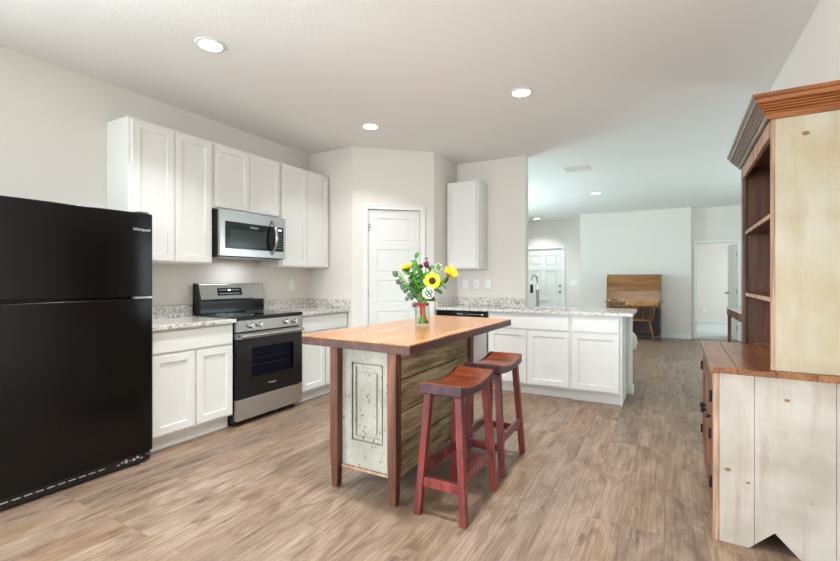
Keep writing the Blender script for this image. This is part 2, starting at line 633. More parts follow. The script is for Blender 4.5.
    def sphere(self, c, r, sub=2, sc=(1, 1, 1), wobble=0.0):
        res = bmesh.ops.create_icosphere(self.bm, subdivisions=sub, radius=1.0)
        for v in res['verts']:
            p = v.co.copy()
            k = 1 + wobble * mnoise.noise(p * 2.3 + Vector(c) * 11)
            v.co = self.M @ (Vector(c) + Vector((p.x * sc[0], p.y * sc[1], p.z * sc[2])) * r * k)
        return self

    def build(self, name, mat, parent=None, bevel=0.0, smooth=False, world=True, segs=2):
        """link as ONE mesh object; world: written in world coordinates"""
        if parent is not None and world:
            root = parent
            while root.parent:
                root = root.parent
            bmesh.ops.transform(self.bm, matrix=Matrix.Translation(-root.location), verts=self.bm.verts)
        bmesh.ops.recalc_face_normals(self.bm, faces=self.bm.faces)
        me = bpy.data.meshes.new(name)
        self.bm.to_mesh(me)
        self.bm.free()
        me.materials.append(mat)
        if smooth:
            for p in me.polygons:
                p.use_smooth = True
            if smooth is not True:
                me.set_sharp_from_angle(angle=smooth)
        o = bpy.data.objects.new(name, me)
        COL.objects.link(o)
        if parent is not None:
            o.parent = parent
        if bevel:
            b = o.modifiers.new('edge', 'BEVEL')
            b.width = bevel
            b.segments = segs
            b.limit_method = 'ANGLE'
            b.angle_limit = math.radians(40)
        return o


SM = math.radians(38)


def tag(o, label, cat, group=None):
    o['label'] = label
    o['category'] = cat
    if group:
        o['group'] = group
    return o


def thing(name, label, cat, loc=(0, 0, 0), rz=0, group=None):
    o = bpy.data.objects.new(name, None)
    COL.objects.link(o)
    o.location = loc
    o.rotation_euler = (0, 0, rz)
    o.empty_display_size = 0.1
    return tag(o, label, cat, group)


def copy_tree(o, parent=None):
    c = o.copy()
    COL.objects.link(c)
    if parent is not None:
        c.parent = parent
    for ch in list(o.children):
        copy_tree(ch, c)
    return c


def struct(o):
    o['kind'] = 'structure'
    return o


def part(mesh_from, name, parent, loc=(0, 0, 0), rot=(0, 0, 0), sc=(1, 1, 1)):
    """a further part sharing another part's mesh"""
    o = mesh_from.copy()
    o.name = name
    COL.objects.link(o)
    o.parent = parent
    o.location, o.rotation_euler, o.scale = loc, rot, sc
    return o


def lettering(text, size, M, mat, parent, name='lettering', depth=0.0008):
    """text as a mesh; M maps the text plane (x right, y up) to the world"""
    cu = bpy.data.curves.new('t', 'FONT')
    cu.body = text
    cu.size = size
    cu.extrude = depth
    cu.align_x = 'CENTER'
    cu.align_y = 'CENTER'
    tmp = bpy.data.objects.new('t', cu)
    COL.objects.link(tmp)
    dg = bpy.context.evaluated_depsgraph_get()
    me = bpy.data.meshes.new_from_object(tmp.evaluated_get(dg))
    bpy.data.objects.remove(tmp)
    root = parent
    while root.parent:
        root = root.parent
    me.transform(Matrix.Translation(-root.location) @ M)
    me.materials.clear()
    me.materials.append(mat)
    o = bpy.data.objects.new(name, me)
    COL.objects.link(o)
    o.parent = parent
    return o


# ------------------------------------------------------------------ room shell
XW = -3.72      # kitchen left wall
YB = 5.26       # kitchen back wall
H = 2.743
struct(MB().box(-4.6, 4.0, -3.0, 10.99, -0.1, 0).build('floor', FLOOR))
struct(MB().box(-4.6, 4.0, 10.99, 15.6, -0.1, 0.0).build('floor_bedroom', CARPET))
struct(MB().box(-4.6, 4.0, -3.0, 15.6, H, H + 0.1).build('ceiling', CEIL))
struct(MB(M_LEFT).slab(-2.6, 3.97, 0, H, XW - 0.12, XW, [(-2.1, 0.1, 0.9, 2.1, None)]).build('wall_left', WALL))
struct(MB().box(XW - 0.12, -3.08, 3.97, 4.07, 0, H).build('wall_pantry_left', WALL))
dl = 0.9525
struct(MB(M_DIAG).slab(0, dl, 0, H, -0.10, 0, [(0.174, 0.786, -0.0, 2.044, -0.055)]).build('wall_pantry', WALL))
struct(MB().box(-2.47, -2.37, 4.605, YB, 0, H).build('wall_pantry_right', WALL))
struct(MB().box(-4.5, -1.464, YB, YB + 0.12, 0, H).build('wall_back', WALL))
struct(MB().box(-1.462, -0.305, YB, YB + 0.12, 0, 0.882).build('wall_peninsula', TRIM))
struct(MB().box(0.734, 0.854, -2.6, 4.35, 0, H).build('wall_right', WALL))
struct(MB().box(-1.71, 0.49, 10.72, 11.57, 0, H).build('wall_far', WALL))
struct(MB(M_FRONT).slab(-4.4, -1.711, 0, H, -11.57, -11.45, [(-3.172, -2.248, 0, 2.03, -11.52)]).build('wall_entry', WALL))
struct(MB(M_FRONT).slab(0.491, 3.8, 0, H, -11.03, -10.91, [(0.595, 1.305, 0, 2.0, None)]).build('wall_bedroom', WALL))
struct(MB().box(0.30, 3.8, 15.2, 15.3, 0, H).build('wall_bedroom_back', WALL))
struct(MB().box(0.30, 0.40, 11.58, 15.2, 0, H).build('wall_bedroom_left', WALL))
M_RIGHTW = frame((0, 0, 0), (0, -1, 0), (0, 0, 1), (-1, 0, 0))
struct(MB(M_LEFT).slab(5.38, 11.45, 0, H, -4.32, -4.2, [(6.3, 8.9, 0.6, 2.3, None)]).build('wall_living_left', WALL))
struct(MB(M_RIGHTW).slab(-15.2, -4.35, 0, H, -3.72, -3.6, [(-8.7, -5.7, 0.6, 2.3, None), (-14.1, -12.3, 0.75, 2.25, None)]).build('wall_living_right', WALL))
struct(MB().box(0.854, 3.72, 4.35, 4.47, 0, H).build('wall_living_near', WALL))
M_REAR = frame((0, 0, 0), (-1, 0, 0), (0, 0, 1), (0, 1, 0))
struct(MB(M_REAR).slab(-0.734, 3.84, 0, H, -2.72, -2.6, [(0.1, 3.1, 0.2, 2.4, None)]).build('wall_rear', WALL))


def window(n, M, u0, u1, v0, v1, w, mullions):
    t = 0.05
    us = [u0] + [u0 + (u1 - u0) * (k + 1) / (mullions + 1) for k in range(mullions)] + [u1]
    rects = []
    for a, b in zip(us, us[1:]):
        rects.append((a + t / 2, b - t / 2, v0 + t, v1 - t, None))
    f = struct(MB(M).slab(u0, u1, v0, v1, w - 0.05, w, rects).build('window_%d' % n, TRIM))
    g = MB(M).box(u0 + 0.01, u1 - 0.01, v0 + 0.01, v1 - 0.01, w - 0.027, w - 0.023).build('pane', WINGL, f)
    return f


window(1, M_LEFT, 6.3, 8.9, 0.6, 2.3, -4.22, 2)
window(2, M_RIGHTW, -8.7, -5.7, 0.6, 2.3, -3.62, 2)
window(3, M_REAR, 0.1, 3.1, 0.2, 2.4, -2.63, 1)  # unseen rear window, added to let the fill light in
window(4, M_RIGHTW, -14.1, -12.3, 0.75, 2.25, -3.62, 1)


window(5, M_LEFT, -2.1, 0.1, 0.9, 2.1, XW - 0.02, 1)  # unseen kitchen window, added only for its light


def base_board(side, M, u0, u1, w, h=0.09):
    return struct(MB(M).prism([(w, 0), (w + 0.014, 0), (w + 0.014, h - 0.02), (w + 0.006, h), (w, h)], 'x', u0, u1)
                  .build('baseboard_' + side, TRIM)) if False else struct(
        MB(M).box(u0, u1, 0, h, w, w + 0.013).build('baseboard_' + side, TRIM, bevel=0.004))


base_board('far', M_FRONT, -1.71, 0.49, -10.72)
base_board('entry', M_FRONT, -2.17, -1.72, -11.45)
base_board('bedroom_back', M_FRONT, 0.41, 3.59, -15.2)
base_board('pantry', M_DIAG, 0.0, 0.115, 0.0)
base_board('pantry_end', M_DIAG, 0.845, 0.95, 0.0)
base_board('right', M_RIGHTW, -4.34, 2.59, -0.734)
base_board('left', M_LEFT, -2.59, 0.85, XW)
M_PENEND = frame((0, 0, 0), (0, 1, 0), (0, 0, 1), (1, 0, 0))
base_board('peninsula', M_PENEND, YB - 0.012, YB + 0.13, -0.305)


# ---- doors
def panel_rects(u0, u1, v0, v1, w1, sunk=0.008, ring=0.018, field=0.003):
    return [(u0, u1, v0, v1, w1 - sunk), (u0 + ring, u1 - ring, v0 + ring, v1 - ring, w1 - field)]


def casing(M, u0, u1, v1, w, parent, t=0.057, th=0.016):
    """three sided door casing as one board"""
    return MB(M).slab(u0 - t, u1 + t, 0, v1 + t, w, w + th,
                      [(u0, u1, 0, v1, None), (u0 - t, u0 - t + 0.014, 0, v1 + t, w + th + 0.005), (u1 + t - 0.014, u1 + t, 0, v1 + t, w + th + 0.005),
                       (u0 - t, u1 + t, v1 + t - 0.014, v1 + t, w + th + 0.005)]).build('casing', TRIM, parent, bevel=0.003)


def knob(M, u, v, w, parent, name='door_knob', r=0.027, mat=None):
    c = M @ Vector((u, v, w))
    out = (M.to_3x3() @ Vector((0, 0, 1)))
    up = Vector((0, 0, 1))
    side = out.cross(up)
    m = frame(c, side, up, out)
    mb = MB(m)
    mb.lathe([(r * 1.15, 0), (r * 1.15, 0.006), (r * 0.45, 0.010), (r * 0.4, 0.03), (r * 0.85, 0.036), (r, 0.048), (r * 0.8, 0.06), (r * 0.2, 0.064)], n=18)
    return mb.build(name, mat or NICKEL, parent, smooth=SM)


# pantry door, five panels
d1 = MB(M_DIAG)
pr = []
for k in range(5):
    z1 = 1.943 - k * 0.355
    pr += panel_rects(0.292 - 0.006, 0.646 + 0.016, z1 - 0.265, z1, -0.012)
door1 = struct(d1.slab(0.179, 0.781, 0.008, 2.039, -0.052, -0.012, pr).build('door_1', DOORW, bevel=0.0015))
casing(M_DIAG, 0.174, 0.786, 2.044, 0.0, door1, 0.056)
for z in (1.83, 1.08, 0.3):
    MB(M_DIAG).tube([(0.176, z - 0.045, -0.006), (0.176, z + 0.045, -0.006)], 0.006, 8).build('hinge', NICKEL, door1)
hk = MB(M_DIAG)
hk.slab(0.178, 0.212, 1.80, 1.875, -0.0115, -0.007, [(0.184, 0.206, 1.84, 1.868, None), (0.184, 0.212, 1.806, 1.83, None)])
hk.build('hinge_stop', NICKEL, door1)
knob(M_DIAG, 0.722, 0.95, -0.012, door1)

# front door, six panels
pr = []
for (a, b) in ((-3.05, -2.77), (-2.66, -2.38)):
    for (c, d) in ((1.60, 1.86), (0.83, 1.48), (0.22, 0.70)):
        pr += panel_rects(a, b, c, d, -11.475, 0.022, 0.036, 0.006)
door2 = struct(MB(M_FRONT).slab(-3.165, -2.255, 0.008, 2.025, -11.515, -11.475, pr).build('door_2', DOORW))
casing(M_FRONT, -3.172, -2.248, 2.03, -11.45, door2, 0.065)
knob(M_FRONT, -2.315, 0.93, -11.475, door2)
MB(M_FRONT).lathe([(0.03, 0), (0.03, 0.012), (0.02, 0.022)], c=(-2.315, 1.08, -11.475), n=16, axis='z').build('deadbolt', NICKEL, door2)
for z in (1.75, 1.0, 0.25):
    MB(M_FRONT).tube([(-3.168, z - 0.05, -11.468), (-3.168, z + 0.05, -11.468)], 0.008, 8).build('hinge', NICKEL, door2)

# bedroom door, swung open into the bedroom
hx, hy = 1.292, 11.03
leaf_dir = Vector((-0.075, 0.70, 0)).normalized()
M_LEAF = frame((hx, hy, 0), leaf_dir, (0, 0, 1), Vector((-leaf_dir.y, leaf_dir.x, 0)) * 1.0)
door3 = struct(MB(M_LEAF).slab(0.01, 0.69, 0.012, 1.985, -0.035, 0.0,
                               [r for k in range(5) for r in panel_rects(0.12, 0.58, 1.86 - k * 0.35 - 0.26, 1.86 - k * 0.35, 0.0)]).build('door_3', DOORW))
casing(M_FRONT, 0.595, 1.305, 2.0, -10.91, door3, 0.055)
knob(M_LEAF, 0.62, 0.95, 0.0, door3)
for z in (1.75, 1.0, 0.25):
    MB().tube([(1.297, 11.02, z - 0.05), (1.297, 11.02, z + 0.05)], 0.008, 8).build('hinge', NICKEL, door3)


# ------------------------------------------------------------------ cabinets
def shaker(M, u0, u1, v0, v1, w0, parent, name='door', fr=0.055, th=0.020, sunk=0.010):
    w1 = w0 + th
    return MB(M).slab(u0, u1, v0, v1, w0, w1, [(u0 + fr, u1 - fr, v0 + fr, v1 - fr, w1 - sunk)]).build(name, CAB, parent, bevel=0.0016)


def flat_front(M, u0, u1, v0, v1, w0, parent, name='drawer_front', th=0.020):
    return MB(M).slab(u0, u1, v0, v1, w0, w0 + th).build(name, CAB, parent, bevel=0.002)


def base_cabinet(label, M, loc, u0, u1, wb, wf, doors, drawers=1, group='white base cabinets', toe=0.065, toe_h=0.11, top=0.882, basin=None):
    t = thing('base_cabinet', label, 'cabinet', loc, 0, group)
    # carcass with toe space, extruded along u
    A = MB(M @ frame((0, 0, 0), (0, 0, 1), (1, 0, 0), (0, 1, 0)))   # (w, u, v) -> (u, v, w)
    A.prism([(wb, 0), (wf - toe, 0), (wf - toe, toe_h), (wf, toe_h), (wf, top if not basin else 0.685), (wb, top if not basin else 0.685)], 'y', u0, u1)
    A.build('carcass', CAB, t, bevel=0.001)
    if basin:
        MB().slab(u0, u1, -wf, -wb, 0.6855, top, [(*basin, None)]).build('upper_frame', CAB, t, bevel=0.001)
    n = doors
    g = 0.018
    wd = (u1 - u0 - 2 * g - (n - 1) * 0.022) / n
    for k in range(n):
        a = u0 + g + k * (wd + 0.022)
        shaker(M, a, a + wd, toe_h + 0.02, 0.695, wf + 0.001, t)
    wd = (u1 - u0 - 2 * g - (drawers - 1) * 0.022) / drawers
    for k in range(drawers):
        a = u0 + g + k * (wd + 0.022)
        flat_front(M, a, a + wd, 0.715, 0.862, wf + 0.001, t)
    return t


FB = -3.155      # face of the left run carcasses
base_cabinet('white base cabinet with one wide drawer front, between the black refrigerator and the range', M_LEFT, (FB, 2.11, 0), 1.766, 2.454, XW + 0.003, FB, 2)
base_cabinet('white base cabinet in the corner, to the right of the range', M_LEFT, (FB, 3.6, 0), 3.224, 3.96, XW + 0.003, FB, 2)
base_cabinet('white double-door sink base under the faucet, right of the dishwasher', M_FRONT, (-1.28, 4.70, 0), -1.733, -0.836, -(YB - 0.003), -4.70, 2, basin=(-1.685, -0.905, 4.735, 5.155))
t = base_cabinet('white single-door base cabinet at the open right end of the peninsula', M_FRONT, (-0.6, 4.70, 0), -0.834, -0.366, -(YB - 0.003), -4.70, 1)
MB().box(-0.3655, -0.358, 4.70, YB - 0.003, 0, 0.882).build('end_panel', CAB, t)
MB(M_FRONT).box(-0.834, -0.358, 0, 0.11, -4.765, -4.752).build('toe_board', CAB, t)


def upper_cabinet(label, M, loc, u0, u1, v0, v1, wb, wf, doors, reveal=0.012):
    t = thing('wall_cabinet', label, 'cabinet', loc, 0, 'white wall cabinets')
    MB(M).slab(u0, u1, v0, v1, wb, wf).build('carcass', CAB, t, bevel=0.001)
    wd = (u1 - u0 - 2 * reveal - (doors - 1) * 0.006) / doors
    for k in range(doors):
        a = u0 + reveal + k * (wd + 0.006)
        shaker(M, a, a + wd, v0 + 0.014, v1 - 0.020, wf + 0.001, t)
    return t


FU = -3.425
upper_cabinet('tall white two-door wall cabinet nearest the refrigerator, left of the microwave', M_LEFT, (FU, 2.1, 1.372), 1.772, 2.455, 1.372, 2.438, XW + 0.002, FU, 2, 0.02)
upper_cabinet('short white two-door wall cabinet directly above the microwave', M_LEFT, (FU, 2.84, 1.86), 2.457, 3.217, 1.862, 2.438, XW + 0.002, FU, 2, 0.02)
upper_cabinet('tall white two-door wall cabinet in the corner, right of the microwave', M_LEFT, (FU, 3.6, 1.372), 3.219, 3.962, 1.372, 2.438, XW + 0.002, FU, 2, 0.02)
upper_cabinet('narrow white one-door wall cabinet right of the pantry, above three wall plates', M_FRONT, (-2.16, 5.1, 1.372), -2.366, -1.953, 1.372, 2.438, -(YB - 0.002), -4.955, 1, 0.02)

# ---- worktops
ct = thing('countertop', 'short speckled granite worktop with backsplash, between refrigerator and range', 'countertop', (-3.43, 2.1, 0.884), 0, 'granite worktops')
MB().box(XW + 0.003, -3.107, 1.755, 2.455, 0.884, 0.914).build('slab', GRANITE, ct, bevel=0.003)
MB().box(XW + 0.003, XW + 0.023, 1.748, 2.455, 0.9145, 1.016).build('backsplash', GRANITE, ct, bevel=0.002)
ct = thing('countertop', 'speckled granite worktop with backsplash in the corner, right of the range', 'countertop', (-3.43, 3.6, 0.884), 0, 'granite worktops')
MB().box(XW + 0.003, -3.107, 3.222, 3.966, 0.884, 0.914).build('slab', GRANITE, ct, bevel=0.003)
MB().box(XW + 0.003, XW + 0.023, 3.222, 3.945, 0.9145, 1.016).build('backsplash', GRANITE, ct, bevel=0.002)
MB().box(XW + 0.003, -3.107, 3.947, 3.967, 0.9145, 1.016).build('backsplash', GRANITE, ct, bevel=0.002)
ct = thing('countertop', 'long speckled granite peninsula worktop holding the sink and faucet', 'countertop', (-1.3, 5.0, 0.884), 0, 'granite worktops')
PX0, PX1, PY0, PY1 = -2.367, -0.262, 4.648, 5.50
SKX0, SKX1, SKY0, SKY1 = -1.66, -0.93, 4.76, 5.13
M_UP = ID4
sl = MB().slab(PX0, PX1, PY0, YB - 0.002, 0.884, 0.914, [(SKX0, SKX1, SKY0, SKY1, None)])
sl.build('slab', GRANITE, ct, bevel=0.003)
MB().box(-1.461, PX1, YB - 0.002, PY1, 0.884, 0.914).build('bar_ledge', GRANITE, ct, bevel=0.002)
MB().box(PX0, -1.4655, YB - 0.022, YB - 0.002, 0.9145, 1.016).build('backsplash', GRANITE, ct, bevel=0.002)
MB().box(PX0, PX0 + 0.02, PY0, YB - 0.024, 0.9145, 1.016).build('backsplash', GRANITE, ct, bevel=0.002)

snk = thing('kitchen_sink', 'stainless undermount sink sunk in the peninsula worktop', 'sink', (-1.295, 4.95, 0.70))
MB().slab(SKX0 - 0.02, SKX1 + 0.02, SKY0 - 0.02, SKY1 + 0.02, 0.884 - 0.19, 0.8835, [(SKX0 + 0.004, SKX1 - 0.004, SKY0 + 0.004, SKY1 - 0.004, 0.884 - 0.18)]).build('basin', STEELX, snk, bevel=0.004)
MB().lathe([(0.045, 0.0), (0.045, 0.003), (0.03, 0.003)], c=(-1.295, 4.95, 0.7045)).build('drain', CHROME, snk)

# faucet: tall gooseneck with pull-down spray head
fc = thing('faucet', 'tall chrome gooseneck faucet with pull-down spray head behind the sink', 'faucet', (-1.30, 5.19, 0.914))
fx, fy = -1.30, 5.185
MB().lathe([(0.027, 0), (0.027, 0.012), (0.021, 0.02), (0.019, 0.20), (0.015, 0.21)], c=(fx, fy, 0.9145)).build('body', CHROME, fc, smooth=SM)
path = [(fx, fy, 1.12), (fx, fy, 1.20)]
for k in range(1, 11):
    a = PI * k / 10
    path.append((fx - 0.02 * (1 - math.cos(a)), fy - 0.055 * (1 - math.cos(a)), 1.215 + 0.075 * math.sin(a)))
path.append((fx - 0.041, fy - 0.11, 1.18))
MB().tube(path, 0.0115, 12).build('spout', CHROME, fc, smooth=SM)
MB().lathe([(0.013, 0.0), (0.017, -0.02), (0.019, -0.09), (0.014, -0.10)], c=(fx - 0.041, fy - 0.11, 1.185)).build('spray_head', IRON, fc, smooth=SM)
lv = MB().tube([(fx + 0.017, fy, 0.985), (fx + 0.06, fy, 0.988), (fx + 0.115, fy - 0.01, 0.99)], [0.013, 0.009, 0.007], 10)
lv.build('lever', CHROME, fc, smooth=SM)

# ------------------------------------------------------------------ dishwasher
dw = thing('dishwasher', 'stainless dishwasher with black control strip, under the peninsula beside the pantry', 'dishwasher', (-2.05, 4.7, 0))
MB().box(-2.363, -1.739, 4.70, YB - 0.01, 0.10, 0.878).build('tub', BLACKPL, dw)
MB().box(-2.363, -1.739, 4.76, 4.80, 0.0, 0.099).build('toe_panel', BLACKPL, dw)
MB(M_FRONT).slab(-2.363, -1.739, 0.105, 0.80, -4.699, -4.668).build('door', STEELX, dw, bevel=0.003)
MB(M_FRONT).slab(-2.363, -1.739, 0.803, 0.878, -4.699, -4.655).build('control_panel', BLACKGL, dw, bevel=0.004)
lettering('Whirlpool', 0.018, M_FRONT @ Matrix.Translation((-2.06, 0.846, -4.6545)), SILVER, dw)
for k in range(7):
    MB(M_FRONT).box(-1.98 + k * 0.026, -1.966 + k * 0.026, 0.843, 0.847, -4.655, -4.6542).build('legend', GREYLEG, dw)
MB(M_FRONT).box(-1.80, -1.775, 0.838, 0.85, -4.655, -4.6542).build('legend', WHITEPL, dw)

# ------------------------------------------------------------------ refrigerator
FY0, FY1, FX = 0.895, 1.750, -3.061
fr = thing('refrigerator', 'black top-freezer refrigerator at the left end of the kitchen run', 'refrigerator', (-3.38, 1.32, 0))
MB(M_LEFT).slab(FY0 + 0.004, FY1 - 0.004, 0.03, 1.672, XW + 0.03, FX - 0.065).build('cabinet', FRIDGE, fr, bevel=0.004)


def fridge_door(name, z0, z1):
    """slightly crowned door front"""
    prof = []
    n = 12
    for k in range(n + 1):
        s = k / n
        y = FY0 + (FY1 - FY0) * s
        e = min(s, 1 - s) * (FY1 - FY0)
        prof.append((FX - 0.005 * (2 * s - 1) ** 2 - (0.008 * (1 - min(e / 0.008, 1)) ** 2), y))
    poly = [(FX - 0.058, FY0)] + prof + [(FX - 0.058, FY1)]
    return MB().prism(poly, 'z', z0, z1).build(name, FRIDGE, fr, bevel=0.006, segs=3, smooth=math.radians(25))


fridge_door('freezer_door', 1.128, 1.687)
low = fridge_door('fridge_door', 0.075, 1.112)
MB(M_LEFT).slab(FY0 + 0.02, FY1 - 0.012, 0.012, 0.072, FX - 0.10, FX - 0.025, []).build('toe_grille', BLACKPL, fr, bevel=0.003)
for k in range(10):
    y = FY0 + 0.06 + k * 0.052
    MB(M_LEFT).box(y, y + 0.036, 0.044, 0.049, FX - 0.0248, FX - 0.0225).build('grille_slot', GREYLEG, fr)
for k in range(7):
    y = FY1 - 0.22 + k * 0.024
    MB(M_LEFT).box(y, y + 0.016, 0.036 + 0.008 * (k % 2), 0.042 + 0.008 * (k % 3), FX - 0.0248, FX - 0.0235).build('grille_mark', GREYLEG, fr)
MB(M_LEFT).slab(FY1 - 0.115, FY1 - 0.006, 1.1135, 1.1265, FX - 0.05, FX - 0.012).build('middle_hinge', SILVER, fr, bevel=0.001)
MB(M_LEFT).slab(FY1 - 0.09, FY1 - 0.02, 1.688, 1.700, FX - 0.11, FX - 0.02).build('top_hinge', NICKEL, fr, bevel=0.003)
MB(M_LEFT).slab(FY1 - 0.05, FY1 - 0.012, 0.056, 0.066, FX - 0.0248, FX - 0.006).build('lower_hinge', NICKEL, fr, bevel=0.001)
lettering('Whirlpool', 0.027, M_LEFT @ Matrix.Translation((FY1 - 0.078, 1.575, FX - 0.0030)), SILVER, fr, depth=0.0012)
for z0, z1 in ((1.16, 1.45), (0.72, 1.06)):
    MB(M_LEFT).tube([(FY0 + 0.022, z0, FX - 0.012), (FY0 + 0.022, z0 + 0.02, FX + 0.03), (FY0 + 0.022, z1 - 0.02, FX + 0.03), (FY0 + 0.022, z1, FX - 0.012)], 0.012, 8).build('handle', BLACKPL, fr, smooth=SM)
for y in (FY0 + 0.06, FY1 - 0.06):
    MB().lathe([(0.018, 0), (0.018, 0.03)], c=(-3.2, y, 0.0), n=12).build('foot', BLACKPL, fr)

# ------------------------------------------------------------------ range
RY0, RY1, RX = 2.464, 3.216, -3.112
rg = thing('range', 'stainless electric range with black oven door and glass cooktop', 'range', (-3.43, 2.84, 0))
MB(M_LEFT).slab(RY0, RY1, 0.03, 0.895, XW + 0.03, RX - 0.045).build('body', BLACKPL, rg)
# cooktop
MB(M_LEFT).slab(RY0, RY1, 0.896, 0.926, XW + 0.03, RX + 0.006).build('cooktop', BLACKGL, rg, bevel=0.006)
for (x, y, r) in ((-3.30, 2.66, 0.10), (-3.30, 3.02, 0.085), (-3.52, 2.66, 0.075), (-3.52, 3.02, 0.10)):
    MB().lathe([(r - 0.003, 0), (r, 0), (r, 0.0006), (r - 0.003, 0.0006)], c=(x, y, 0.9261), n=36, closed=True).build('burner_ring', GREYLEG, rg)
# backguard: black plinth and sloped steel panel
MB(M_LEFT).slab(RY0 + 0.01, RY1 - 0.01, 0.927, 1.045, XW + 0.02, XW + 0.085).build('backguard_base', BLACKGL, rg, bevel=0.004)
A = MB()
A.prism([(XW + 0.02, 1.046), (XW + 0.095, 1.046), (XW + 0.10, 1.06), (XW + 0.062, 1.197), (XW + 0.05, 1.204), (XW + 0.02, 1.204)], 'y', RY0 + 0.022, RY1 - 0.004)
bg = A.build('backguard', STEEL, rg, bevel=0.003)
MB().prism([(XW + 0.018, 0.93), (XW + 0.10, 0.93), (XW + 0.106, 1.06), (XW + 0.07, 1.202), (XW + 0.018, 1.208)], 'y', RY0 - 0.002, RY0 + 0.021).build('backguard_end', BLACKPL, rg, bevel=0.003)
sl_dir = Vector((-0.038, 0, 0.125)).normalized()
M_BG = frame((XW + 0.10, 0, 1.06), (0, 1, 0), sl_dir, Vector((0.125, 0, 0.038)).normalized())
yc = 2.80
MB(M_BG).slab(yc - 0.135, yc + 0.135, 0.032, 0.105, -0.002, 0.003).build('display', BLACKGL, rg, bevel=0.001)
for r_, v_ in ((0, 0.082), (1, 0.047)):
    for k in range(8):
        if r_ == 0 and k in (3, 4):
            continue
        MB(M_BG).box(yc - 0.112 + k * 0.028, yc - 0.096 + k * 0.028, v_, v_ + 0.007, 0.003, 0.0036).build('legend', GREYLEG, rg)
MB(M_BG).box(yc - 0.024, yc + 0.012, 0.076, 0.092, 0.003, 0.0037).build('clock', emitter('clock digits', (190, 220, 255), 0.6), rg)
# front: knob panel, door, drawer
MB(M_LEFT).slab(RY0, RY1, 0.795, 0.893, RX - 0.044, RX - 0.004).build('control_panel', STEEL, rg, bevel=0.004)
for y in (RY0 + 0.14, RY0 + 0.235, RY1 - 0.20, RY1 - 0.105):
    k = MB(M_LEFT)
    k.lathe([(0.026, 0), (0.026, 0.008), (0.023, 0.010), (0.021, 0.030), (0.018, 0.034)], c=(y, 0.846, RX - 0.004), n=22)
    kb = k.build('knob', STEEL, rg, smooth=SM)
    MB(M_LEFT).box(y - 0.004, y + 0.004, 0.828, 0.866, RX + 0.030, RX + 0.037).build('grip', SILVER, kb, bevel=0.001)
WY0, WY1, WZ0, WZ1 = RY0 + 0.150, RY1 - 0.115, 0.395, 0.648
MB(M_LEFT).slab(RY0, RY1, 0.235, 0.735, RX - 0.044, RX, [(WY0, WY1, WZ0, WZ1, RX - 0.040)]).build('oven_door', BLACKGL, rg, bevel=0.003)
MB(M_LEFT).slab(RY0, RY1, 0.7355, 0.785, RX - 0.044, RX + 0.002).build('door_rail', STEEL, rg, bevel=0.003)
hd = MB(M_LEFT).tube([(RY0 + 0.02, 0.762, RX + 0.035), (RY1 - 0.02, 0.762, RX + 0.035)], 0.016, 14)
hd.build('door_handle', STEEL, rg, smooth=SM)
for y in (RY0 + 0.04, RY1 - 0.04):
    MB(M_LEFT).box(y - 0.012, y + 0.012, 0.752, 0.772, RX + 0.002, RX + 0.03).build('handle_post', STEEL, rg)
MB(M_LEFT).box(WY0 + 0.001, WY1 - 0.001, WZ0 + 0.001, WZ1 - 0.001, RX - 0.0395, RX - 0.036).build('oven_interior', REFLCAV, rg)
for z in (0.49, 0.55):
    MB(M_LEFT).tube([(WY0 + 0.01, z, RX - 0.02), (WY1 - 0.01, z, RX - 0.02)], 0.003, 6).build('oven_rack', CHROME, rg)
MB(M_LEFT).box(WY0 + 0.001, WY1 - 0.001, WZ0 + 0.001, WZ1 - 0.001, RX - 0.006, RX - 0.003).build('oven_window', OVENGL, rg)
lettering('Whirlpool', 0.02, M_LEFT @ Matrix.Translation(((RY0 + RY1) / 2, 0.315, RX + 0.0006)), SILVER, rg)
MB(M_LEFT).slab(RY0, RY1, 0.05, 0.228, RX - 0.044, RX - 0.003).build('storage_drawer', STEEL, rg, bevel=0.004)
for y in (RY0 + 0.05, RY1 - 0.05):
    MB().lathe([(0.016, 0), (0.016, 0.03)], c=(RX - 0.07, y, 0.0), n=12).build('foot', BLACKPL, rg)
MB().box(-3.60, -3.56, RY0 + 0.3, RY0 + 0.34, 0.0, 0.03).build('foot', BLACKPL, rg)

# ------------------------------------------------------------------ microwave
MZ0, MZ1, MX = 1.442, 1.852, -3.335
mw = thing('microwave', 'stainless over-the-range microwave with arched handle, hung above the range', 'microwave', (-3.5, 2.84, MZ0))
MB(M_LEFT).slab(RY0, RY1, MZ0, MZ1, XW + 0.01, MX - 0.03).build('case', BLACKPL, mw)
MB(M_LEFT).slab(RY0 + 0.002, RY1 - 0.002, MZ0 + 0.006, MZ1 - 0.002, MX - 0.0295, MX,
                [(RY0 + 0.055, RY1 - 0.03, MZ0 + 0.075, MZ1 - 0.10, MX - 0.006)]).build('front', STEEL, mw, bevel=0.004)
MB(M_LEFT).slab(RY0 + 0.056, RY1 - 0.031, MZ0 + 0.076, MZ1 - 0.101, MX - 0.0058, MX - 0.001).build('glass', BLACKGL, mw)
MB(M_LEFT).slab(RY0 + 0.10, RY0 + 0.50, MZ0 + 0.10, MZ1 - 0.165, MX - 0.001, MX - 0.0004).build('window', plain('microwave mesh window', (46, 54, 50), 0.12), mw)
lettering('Whirlpool', 0.022, M_LEFT @ Matrix.Translation((RY0 + 0.365, MZ1 - 0.132, MX + 0.0002)), SILVER, mw)
hp = []
for k in range(13):
    s = k / 12
    hp.append((RY0 + 0.575, MZ0 + 0.04 + s * 0.33, MX + 0.004 + 0.062 * math.sin(PI * s)))
MB(M_LEFT).tube(hp, [0.011 + 0.004 * math.sin(PI * k / 12) for k in range(13)], 12).build('handle', CHROME, mw, smooth=SM)
